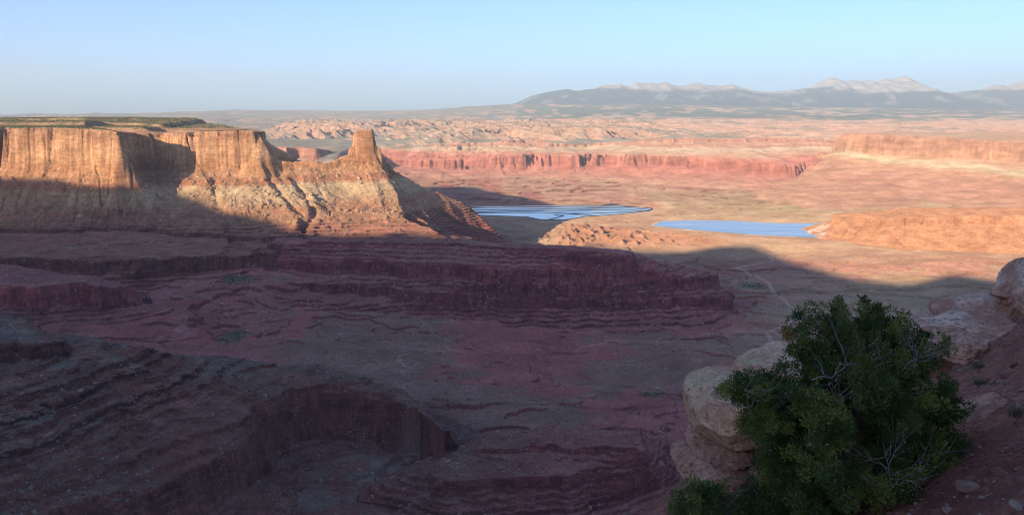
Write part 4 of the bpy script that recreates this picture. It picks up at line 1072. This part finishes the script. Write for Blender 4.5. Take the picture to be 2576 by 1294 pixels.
def build_ledge():
    xs = np.concatenate([np.linspace(-30, 0.2, 90), np.linspace(0.25, 8.5, 330), np.linspace(8.7, 40, 60)])
    ys = np.concatenate([np.linspace(-40, 2.4, 80), np.linspace(2.45, 13.5, 420), np.linspace(13.7, 60, 80)])
    X, Y = np.meshgrid(xs, ys); Z = ground_h(X, Y)
    Z = np.where(Y < 1.5, np.minimum(Z, -1.65 + 0 * Z), Z)
    nr, nc = X.shape; ii, jj = np.meshgrid(np.arange(nr - 1), np.arange(nc - 1), indexing='ij'); a = (ii * nc + jj).ravel()
    o = grid_mesh("ledge_ground", np.stack([X.ravel(), Y.ravel(), Z.ravel()], 1), np.stack([a, a + 1, a + nc + 1, a + nc], 1), None, M_soil)
    tag(o, "steep red stony soil beside the juniper at the viewpoint", "ground", kind='structure')
    # cliff and talus from the ledge down to the basin, below the view
    th = np.linspace(-1.5, 1.5, 240); rr = np.array([14, 20, 30, 40, 60, 100, 160, 240, 340, 440, 470.])
    zz = np.array([-30, -75, -110, -130, -150, -185, -240, -310, -400, -490, -560.])
    Rg, Tg = np.meshgrid(rr, th, indexing='ij'); Zg = np.repeat(zz[:, None], len(th), 1) + 6 * fbm(Rg * np.sin(Tg) / 30, Rg * np.cos(Tg) / 30, 3, 910)
    nr, nc = Rg.shape; ii, jj = np.meshgrid(np.arange(nr - 1), np.arange(nc - 1), indexing='ij'); a = (ii * nc + jj).ravel()
    o = grid_mesh("cliff_hill", np.stack([(Rg * np.sin(Tg)).ravel(), (Rg * np.cos(Tg)).ravel(), Zg.ravel()], 1), np.stack([a, a + 1, a + nc + 1, a + nc], 1), np.tile([.3, .16, .11], (nr * nc, 1)), M_near)
    tag(o, "cliff dropping from the viewpoint ledge into the basin", "cliff", kind='structure')
build_ledge()

def rock(name, c, dims, rotz, seed, mat, label=None, tilt=(0, 0), sub=6, cuts=14, strata=0.0, power=2.6, parent=None, bump=0.07, cat="boulder", group=None, flatb=None, notch=None):
    v, f = ico(sub)
    g = np.random.default_rng(seed)
    r = (np.abs(v[:, 0]) ** power + np.abs(v[:, 1]) ** power + np.abs(v[:, 2]) ** power) ** (-1 / power)
    p = v * r[:, None]
    for _ in range(cuts):
        n = g.normal(size=3); n[2] *= 0.7; n /= np.linalg.norm(n); d = 0.72 + 0.26 * g.random()
        k = p @ n - d; k = np.maximum(k, 0); p = p - n * (k * 0.96)[:, None]
    if notch is not None: p = notch(p)
    D = np.array(dims); q = p * D
    nrm = v
    S_ = float(np.mean(dims))
    d = bump * S_ * (1.2 * fbm3(q + seed, S_ * 0.9, 3, seed) + 0.55 * fbm3(q + seed, S_ * 0.3, 4, seed + 1, 0.6))
    d = d + bump * S_ * 0.5 * (1 - 2 * np.abs(fbm3(q + 3 * seed, S_ * 0.45, 4, seed + 9, .55)))
    cr = fbm3(q + 2 * seed, S_ * 0.5, 3, seed + 2)
    d = d - bump * S_ * 0.9 * np.exp(-(cr / 0.03) ** 2)
    if strata:
        zz = q[:, 2] + 0.05 * S_ * fbm3(q, S_ * 0.7, 2, seed + 4)
        s = vn3(zz * 0 + 0.5, zz * 0 + seed, zz / (0.055), seed) * 0.6 + vn3(zz * 0 + 0.5, zz * 0 + seed, zz / 0.02, seed + 1) * 0.4
        d = d + strata * s * (1 - np.abs(nrm[:, 2])) 
    q = q + nrm * d[:, None]
    M = Matrix.Rotation(rotz, 3, 'Z') @ Matrix.Rotation(tilt[0], 3, 'Y') @ Matrix.Rotation(tilt[1], 3, 'X')
    q = q @ np.array(M).T
    if parent is None: loc = c
    else: q = q + np.array(c) - np.array(parent.location); loc = (0, 0, 0)
    o = tri_mesh(name, q, f, mat, None, True); o.location = loc
    if parent is not None: o.parent = parent
    if label: tag(o, label, cat, group)
    return o
def px(n, Y): return n / F * Y

# left outcrop: lichen-covered dome over thin beds over a lower block
Yb = 9.6
def outcrop():
    e = bpy.data.objects.new("rock_outcrop", None); COL.objects.link(e); e.location = W(1860, 1240, y=Yb)
    tag(e, "lichen-spotted sandstone dome on thin beds, overhanging the valley beside the juniper", "rock outcrop")
    rock("cap_rock", W(1945, 990, y=Yb + 0.15), (px(160, Yb), 0.85, px(98, Yb)), R(6), 21, M_lich, parent=e, tilt=(R(-18), R(4)), cuts=16, power=2.7, bump=0.05, sub=6)
    rock("cap_rock", W(1838, 1022, y=Yb - 0.05), (px(106, Yb), 0.72, px(86, Yb)), R(4), 22, M_lich, parent=e, tilt=(R(-10), R(2)), cuts=12, power=3.2, bump=0.045, sub=6, strata=0.006)
    rock("bedded_neck", W(1806, 1118, y=Yb), (px(76, Yb), 0.55, px(26, Yb)), R(-4), 23, M_red, parent=e, tilt=(R(4), 0), cuts=4, power=3.5, strata=0.05, bump=0.05, sub=6)
    rock("lower_block", W(1782, 1174, y=Yb - 0.25), (px(90, Yb), 0.6, px(52, Yb)), R(6), 24, M_red, parent=e, tilt=(R(6), 0), cuts=9, power=2.9, strata=0.022, bump=0.05, sub=6)
    rock("lower_block", W(1800, 1300, y=Yb + 0.5), (px(70, Yb), 0.6, px(90, Yb)), R(6), 27, M_red, parent=e, cuts=9, power=2.9, strata=0.02, bump=0.05, sub=5)
outcrop()
rock("boulder", W(1925, 1190, y=9.3), (px(72, 9.3), 0.45, px(100, 9.3)), R(20), 31, M_red, "red angular rock wedged between the lichen dome and the juniper", tilt=(R(28), 0), cuts=12, strata=0.015)
rock("boulder", W(2050, 1090, y=9.2), (px(110, 9.2), 0.6, px(150, 9.2)), R(-15), 32, M_sand, "pale sandstone block half hidden behind the juniper crown", tilt=(R(12), 0), cuts=10, strata=0.012)
# right-hand slabs on the rim
rock("boulder", W(2464, 855, y=9.9), (px(122, 9.9), 0.75, px(35, 9.9)), R(4), 41, M_sand, "big tilted slab with a deep shadow under it at the rim", tilt=(R(-13), R(8)), cuts=12, power=2.7, strata=0.012, bump=0.07)
rock("boulder", W(2395, 872, y=9.7), (px(72, 9.7), 0.6, px(38, 9.7)), R(10), 46, M_red, "blunt reddish end block under the big tilted slab", tilt=(R(-6), 0), cuts=10, power=2.8, strata=0.015, bump=0.08)
rock("boulder", W(2448, 778, y=11.2), (px(88, 11.2), 0.7, px(27, 11.2)), R(-6), 42, M_sand, "rounded pale rock lying behind the big tilted slab", tilt=(R(-8), 0), cuts=8, strata=0.01)
rock("boulder", W(2300, 820, y=10.6), (px(92, 10.6), 0.7, px(28, 10.6)), R(5), 43, M_sand, "low pale rock at the rim just right of the juniper top", tilt=(R(3), 0), cuts=8, strata=0.01)
rock("boulder", W(2592, 742, y=10.6), (px(68, 10.6), 0.55, px(92, 10.6)), R(12), 44, M_sand, "tall upright rock perched on the slabs at the picture edge", tilt=(R(10), R(-5)), cuts=12, strata=0.015, bump=0.08)
rock("boulder", W(2516, 739, y=10.7), (px(24, 10.7), 0.16, px(11, 10.7)), R(-5), 45, M_sand, "small beak-like stone poking out beside the tall rock", tilt=(R(8), 0), cuts=8, sub=5)
rock("boulder", W(2458, 1030, y=6.9), (px(70, 6.9), 0.30, px(20, 6.9)), R(30), 47, M_red, "flat grey-red slab sunk in the soil right of the juniper", tilt=(R(-30), R(-24)), cuts=12, sub=5, power=3.5)
rock("boulder", W(2545, 1170, y=5.6), (px(60, 5.6), 0.22, px(18, 5.6)), R(40), 48, M_red, "smaller flat slab lower down the stony slope", tilt=(R(-35), R(-20)), cuts=12, sub=5, power=3.5)

def pebbles():
    g = np.random.default_rng(12); n = 5200; v, f = ico(1)
    x = 1.6 + 6.2 * g.random(n); y = 3.4 + 7.4 * g.random(n)
    k = x > ledge_edge(y) + 0.1; x, y = x[k], y[k]; n = len(x)
    z = ground_h(x, y); s = np.minimum(0.010 + g.pareto(2.4, n) * 0.010, 0.075)
    v0 = np.repeat(v[None], n, 0) * (1 + 0.45 * (g.random((n, len(v), 1)) - .5) * 2) * (s[:, None, None] * np.stack([.7 + .7 * g.random(n), .7 + .7 * g.random(n), .35 + .4 * g.random(n)], 1)[:, None])
    co = v0 + np.stack([x, y, z], 1)[:, None]
    t = g.random((n, 1)) ** 1.6
    col = lerp(np.array([.20, .10, .075]), np.array([.38, .27, .22]), t)
    o = tri_mesh("pebbles", co.reshape(-1, 3), (f[None] + (np.arange(n) * len(v))[:, None, None]).reshape(-1, 3), plain_attr_mat("pebble_stone", .9, 0, 30), np.repeat(col[:, None], len(v), 1).reshape(-1, 3))
    tag(o, "loose angular pebbles on the red soil slope", None, kind='stuff')
pebbles()

# ------------------------------------------------------------------ juniper
CROWN = [(2104, 749), (2135, 800), (2160, 775), (2180, 747), (2212, 762), (2215, 790), (2262, 800), (2268, 832), (2300, 845), (2324, 828), (2386, 856), (2380, 880), (2340, 900), (2330, 935), (2402, 958), (2408, 1008), (2428, 1034), (2388, 1078),
         (2422, 1104), (2484, 1166), (2490, 1230), (2520, 1300), (2500, 1400), (1700, 1400), (1690, 1300), (1698, 1228), (1740, 1210), (1810, 1225), (1860, 1235), (1905, 1204), (1900, 1168), (1889, 1116), (1864, 1075), (1843, 1023), (1817, 982), (1845, 945), (1872, 935),
         (1895, 950), (1915, 925), (1957, 908), (1985, 900), (1993, 873), (1975, 835), (1998, 785), (2040, 780), (2075, 800), (2088, 790), (2082, 760)]
def in_poly(u, v, P):
    c = False; n = len(P)
    for i in range(n):
        a = P[i]; b = P[(i + 1) % n]
        if (a[1] > v) != (b[1] > v) and u < (b[0] - a[0]) * (v - a[1]) / (b[1] - a[1]) + a[0]: c = not c
    return c
def edge_dist(u, v, P):
    d = 1e9; n = len(P)
    for i in range(n):
        a = P[i]; b = P[(i + 1) % n]; ex, ey = b[0] - a[0], b[1] - a[1]; t = max(0, min(1, ((u - a[0]) * ex + (v - a[1]) * ey) / (ex * ex + ey * ey)))
        d = min(d, math.hypot(u - a[0] - t * ex, v - a[1] - t * ey))
    return d
def tube(path, rads, seg=7, seed=0, twist=0.0):
    """co, quads of a tapering limb along a path"""
    co = []; q = []; n = len(path)
    rnd = random.Random(seed)
    for i in range(n):
        a = path[max(i - 1, 0)]; b = path[min(i + 1, n - 1)]
        t = (b - a).normalized(); s = t.cross(Vector((0.3, 0.9, 0.2))).normalized(); w = t.cross(s)
        for j in range(seg):
            an = j / seg * 2 * math.pi + twist * i
            rr = rads[i] * (1 + 0.22 * math.sin(3 * an + i * 0.4) + 0.12 * rnd.uniform(-1, 1))
            co.append(path[i] + (s * math.cos(an) + w * math.sin(an)) * rr)
    for i in range(n - 1):
        for j in range(seg):
            a = i * seg + j; b = i * seg + (j + 1) % seg
            q.append((a, b, b + seg, a + seg))
    return co, q
def bark_mat(name, a, b):
    m, nt, p = new_mat(name)
    geo = nt.nodes.new("ShaderNodeNewGeometry"); P = mapping(nt, geo.outputs["Position"], (22, 22, 3.5)); n = nz(nt, 1.5, 6, 0.65, P)
    r = ramp(nt, n.outputs[0], [(0.35, a), (0.62, b)]); nt.links.new(r.outputs[0], p.inputs["Base Color"]); p.inputs["Roughness"].default_value = 0.9
    bp = nt.nodes.new("ShaderNodeBump"); bp.inputs["Distance"].default_value = 0.02; nt.links.new(n.outputs[0], bp.inputs["Height"]); nt.links.new(bp.outputs[0], p.inputs["Normal"])
    return m
def tube_obj(name, tubes, mat, parent):
    co = []; q = []
    for c, f in tubes:
        o = len(co); co += [v - parent.location for v in c]; q += [tuple(i + o for i in x) for x in f]
    ob = grid_mesh(name, np.array([tuple(v) for v in co]), np.array(q), None, mat); ob.parent = parent
    return ob
def wiggly(a, b, n, amp, rnd, sag=0.0):
    out = []; L = (b - a).length; off = Vector((0, 0, 0))
    for i in range(n + 1):
        t = i / n
        off += Vector([rnd.uniform(-1, 1) for _ in range(3)]) * amp * L / n
        out.append(a.lerp(b, t) + off * math.sin(math.pi * min(t, 0.97)) + Vector((0, 0, sag * L * math.sin(math.pi * t))))
    return out
def juniper():
    rnd = random.Random(5); YT = 6.3
    root = bpy.data.objects.new("juniper_tree", None); COL.objects.link(root); root.location = W(2165, 1440, y=YT)
    tag(root, "dense dark green juniper with blue-white berries and bare grey twigs on the rim", "juniper tree")
    bark = bark_mat("juniper_bark", (.07, .05, .04), (.23, .18, .14)); grey = bark_mat("dead_wood", (.15, .13, .12), (.33, .31, .29))
    V = lambda u, v, y: Vector(W(u, v, y=y))
    tp = [V(2165, 1450, YT), V(2160, 1300, YT + .05), V(2145, 1180, YT), V(2150, 1080, YT + .02), V(2140, 1000, YT + .05), V(2150, 930, YT), V(2135, 860, YT + .05), V(2150, 810, YT)]
    tube_obj("trunk", [tube(tp, [.15, .13, .11, .09, .07, .05, .035, .02], 10, 1)], bark, root)
    # clumps
    clumps = []
    tries = 0
    while len(clumps) < 640 and tries < 20000:
        tries += 1
        u = rnd.uniform(1690, 2520); v = rnd.uniform(745, 1390)
        if not in_poly(u, v, CROWN): continue
        d = edge_dist(u, v, CROWN)
        if d < 15: continue
        if 2118 < u < 2168 and 985 < v < 1085: continue
        if math.hypot((u - 2063) / 42, (v - 962) / 13) < 1: continue
        half = min(1.05, 0.12 + px(d, YT) * 1.35)
        y = YT + rnd.uniform(-1, 0.75) * half
        # thin the crown by a noise so that gaps open
        q = mnoise.noise(Vector((u / 48, v / 48, y * 1.4)))
        if q < -0.06 and rnd.random() < 0.88: continue
        kx = YT / y
        clumps.append((V(u, v, y), px(min(34, 17 + d * 0.5), YT) * rnd.uniform(.8, 1.25), rnd.random(), u, v))
    for (u, v) in [(2104, 757), (2100, 770), (2120, 790), (2176, 752), (2205, 768), (2212, 782), (2090, 800), (2060, 790), (2010, 792), (1985, 840), (2250, 812), (2330, 838), (2384, 862), (2370, 876), (1822, 980), (1850, 950), (1868, 940), (1705, 1232), (1740, 1218), (1760, 1250),
                   (1705, 1280), (1800, 1232), (2400, 965), (2404, 1000), (2422, 1036), (2475, 1170), (2480, 1215)]:
        clumps.append((V(u, v + 5, YT + rnd.uniform(-.2, .2)), px(16, YT) * rnd.uniform(.8, 1.2), rnd.random(), u, v))
    # limbs: join every clump to a skeleton of about 16 limbs
    g = np.random.default_rng(3)
    C = np.array([tuple(c[0]) for c in clumps])
    cen = C[g.choice(len(C), 18, replace=False)].copy()
    for _ in range(12):
        k = np.argmin(((C[:, None] - cen[None]) ** 2).sum(2), 1)
        for i in range(len(cen)):
            if (k == i).any(): cen[i] = C[k == i].mean(0)
    for i in range(len(cen)):
        c = Vector(cen[i])
        # leave the trunk below the clump group
        bi = min(range(len(tp)), key=lambda j: (tp[j] - c).length + max(0, (tp[j].z - c.z + 0.15)) * 2.0)
        a = tp[bi]
        path = wiggly(a, c, 7, 0.5, rnd, 0.05)
        L = (c - a).length
        tb = [tube(path, [max(.010, (.028 + .018 * L) * (1 - .75 * t / 7)) for t in range(8)], 7, i)]
        for j in np.flatnonzero(k == i):
            s = path[rnd.choice([4, 5, 6, 7])]
            pp = wiggly(s, Vector(C[j]), 4, 0.6, rnd)
            tb.append(tube(pp, [.0085, .007, .0055, .004, .0025], 4, int(j)))
        tube_obj("branch", tb, bark, root)
    # foliage: sprays of short scaly twigs
    P0 = []; DR = []; WD = []; LN = []; CL = []
    for (c, r, t, u, v) in clumps:
        nt_ = int(340 * min(1.4, (r / 0.085)) ** 1.2)
        up = Vector((0, -0.25, 0.55))
        subs = [Vector([g.normal() * r * 0.5 for _ in range(3)]) for _ in range(7)]
        base = lerp(np.array([.035, .075, .018]), np.array([.19, .225, .05]), t ** 1.6)
        if u < 1992 and v < 885 and u > 1950 and t > 0.4: base = np.array([.26, .15, .04])
        if math.hypot(u - 1968, v - 862) < 22: base = np.array([.26, .15, .04])
        for i in range(nt_):
            s = subs[i % 7]
            d = Vector((g.normal(), g.normal(), g.normal())).normalized()
            o = s + d * r * 0.42 * (g.random() ** 0.5)
            dd = (d + up + Vector((g.normal(), g.normal(), g.normal())) * 0.35).normalized()
            P0.append(tuple(c + o)); DR.append(tuple(dd)); LN.append(0.016 + 0.024 * g.random()); WD.append(0.0030 + 0.0028 * g.random())
            CL.append(base * (0.7 + 0.7 * g.random()))
    P0 = np.array(P0); DR = np.array(DR); LN = np.array(LN)[:, None]; WD = np.array(WD)[:, None]; CL = np.array(CL); n = len(P0)
    sd = np.cross(DR, g.normal(size=(n, 3))); sd /= np.linalg.norm(sd, axis=1)[:, None] + 1e-9
    nn = np.cross(DR, sd)
    # each twig is a thin three-sided spindle
    v0 = P0; m1 = P0 + DR * LN * 0.55 + sd * WD; m2 = P0 + DR * LN * .55 + (-0.5 * sd + .87 * nn) * WD; m3 = P0 + DR * LN * .55 + (-0.5 * sd - .87 * nn) * WD; e = P0 + DR * LN
    co = np.stack([v0, m1, m2, m3, e], 1).reshape(-1, 3) - np.array(root.location)
    T = np.array([[0, 1, 2], [0, 2, 3], [0, 3, 1], [4, 2, 1], [4, 3, 2], [4, 1, 3]])
    tri = (T[None] + (np.arange(n) * 5)[:, None, None]).reshape(-1, 3)
    m, ntree, p = new_mat("juniper_foliage")
    at = ntree.nodes.new("ShaderNodeAttribute"); at.attribute_name = "layer_colour"; ntree.links.new(at.outputs["Color"], p.inputs["Base Color"])
    p.inputs["Roughness"].default_value = 0.6; p.inputs["Specular IOR Level"].default_value = 0.25
    o = tri_mesh("crown", co, tri, m, np.repeat(CL[:, None], 5, 1).reshape(-1, 3)); o.parent = root
    print("twigs", n)
    # berries
    bv, bf = ico(1); bb = []
    for (c, r, t, u, v) in clumps:
        if mnoise.noise(Vector((u / 70 + 9, v / 70, 3))) > -0.02 or v > 1180:
            for i in range(g.integers(2, 9)):
                d = Vector((g.normal(), g.normal() - 0.9, g.normal() + 0.4)).normalized(); bb.append(tuple(c + d * r * (0.75 + .3 * g.random())))
    bb = np.array(bb); n = len(bb); s = 0.0034 + 0.0016 * g.random(n)
    co = bv[None] * s[:, None, None] + bb[:, None] - np.array(root.location)
    mb, nb, pb_ = new_mat("berry_bloom"); n_ = nz(nb, 60, 2, 0.5, nb.nodes.new("ShaderNodeNewGeometry").outputs["Position"]); rb = ramp(nb, n_.outputs[0], [(0.4, (.22, .38, .42)), (0.6, (.42, .58, .60))])
    nb.links.new(rb.outputs[0], pb_.inputs["Base Color"]); pb_.inputs["Roughness"].default_value = 0.6
    o = tri_mesh("berries", co.reshape(-1, 3), (bf[None] + (np.arange(n) * len(bv))[:, None, None]).reshape(-1, 3), mb, None, True); o.parent = root; o["kind"] = "stuff"
    # dead grey twigs
    def dead(pts, r0, forks, seed):
        rr = random.Random(seed); path = [V(*p) for p in pts]; fine = []
        for i in range(len(path) - 1): fine += wiggly(path[i], path[i + 1], 4, 0.25, rr)[:-1]
        fine.append(path[-1]); n = len(fine); tb = [tube(fine, [r0 * .7 * (1 - .8 * i / n) for i in range(n)], 6, seed)]
        for k in range(forks):
            i = rr.randrange(n // 4, n); a = fine[i]; dv = Vector((rr.uniform(-1, 1), rr.uniform(-.6, .4), rr.uniform(-.2, 1))).normalized() * rr.uniform(.10, .30)
            pp = wiggly(a, a + dv, 4, .7, rr); tb.append(tube(pp, [.0036, .003, .0024, .0018, .0012], 4, k))
            for kk in range(3):
                a2 = pp[rr.randrange(1, 5)]; dv2 = (dv * .5 + Vector((rr.uniform(-1, 1), rr.uniform(-1, 1), rr.uniform(-.5, 1))) * .08); tb.append(tube([a2, a2 + dv2 * .5, a2 + dv2], [.002, .0016, .001], 3, kk))
        tube_obj("dead_branch", tb, grey, root)
    yf = YT - 0.75
    dead([(2220, 1262, yf), (2243, 1225, yf - .05), (2262, 1190, yf), (2330, 1180, yf + .1)], .009, 5, 1)
    dead([(2243, 1225, yf), (2235, 1180, yf), (2228, 1130, yf + .1)], .006, 8, 2)
    dead([(2150, 935, YT), (2210, 915, YT - .3), (2262, 890, YT - .3), (2300, 870, YT - .2)], .013, 8, 3)
    dead([(2262, 940, YT - .4), (2285, 910, YT - .4), (2330, 895, YT - .3)], .009, 8, 4)
    dead([(2040, 955, YT - .7), (2090, 950, YT - .7), (2130, 915, YT - .6), (2180, 900, YT - .5)], .007, 8, 5)
    dead([(1890, 1040, YT - .3), (1880, 1010, YT - .35), (1870, 975, YT - .3)], .006, 7, 6)
juniper()

def tuft(u, v, y, seed, label):
    c = Vector(W(u, v, y=y)); c.z = float(ground_h(np.array([c.x]), np.array([c.y]))[0]); g = random.Random(seed); co = []; tr = []
    for i in range(160):
        a = g.uniform(0, 6.28); l = g.uniform(.05, .12); b = Vector((g.gauss(0, .035), g.gauss(0, .035), 0)); d = Vector((math.cos(a) * .6, math.sin(a) * .6, g.uniform(.5, 1))).normalized() * l; s = Vector((-math.sin(a), math.cos(a), 0)) * .002
        k = len(co); co += [b - s, b + s, b + d * .6 + s * .7, b + d]; tr += [(k, k + 1, k + 2), (k, k + 2, k + 3)]
    m = M_tuft; o = tri_mesh("grass_tuft", np.array([tuple(x) for x in co]), np.array(tr), m); o.location = c
    tag(o, label, "grass tuft")
M_tuft = plain_attr_mat("dry_grass"); M_tuft.node_tree.nodes["Principled BSDF"].inputs["Base Color"].default_value = (.12, .13, .07, 1)
for l in list(M_tuft.node_tree.links):
    if l.to_socket.name == "Base Color": M_tuft.node_tree.links.remove(l)
tuft(2458, 952, 8.6, 1, "small grey-green tuft highest on the red slope, below the slabs")
tuft(2462, 975, 8.0, 2, "small grey-green tuft just above the sunken flat slab")
tuft(2555, 1085, 6.2, 3, "small grey-green tuft by the picture edge on the pebbly slope")
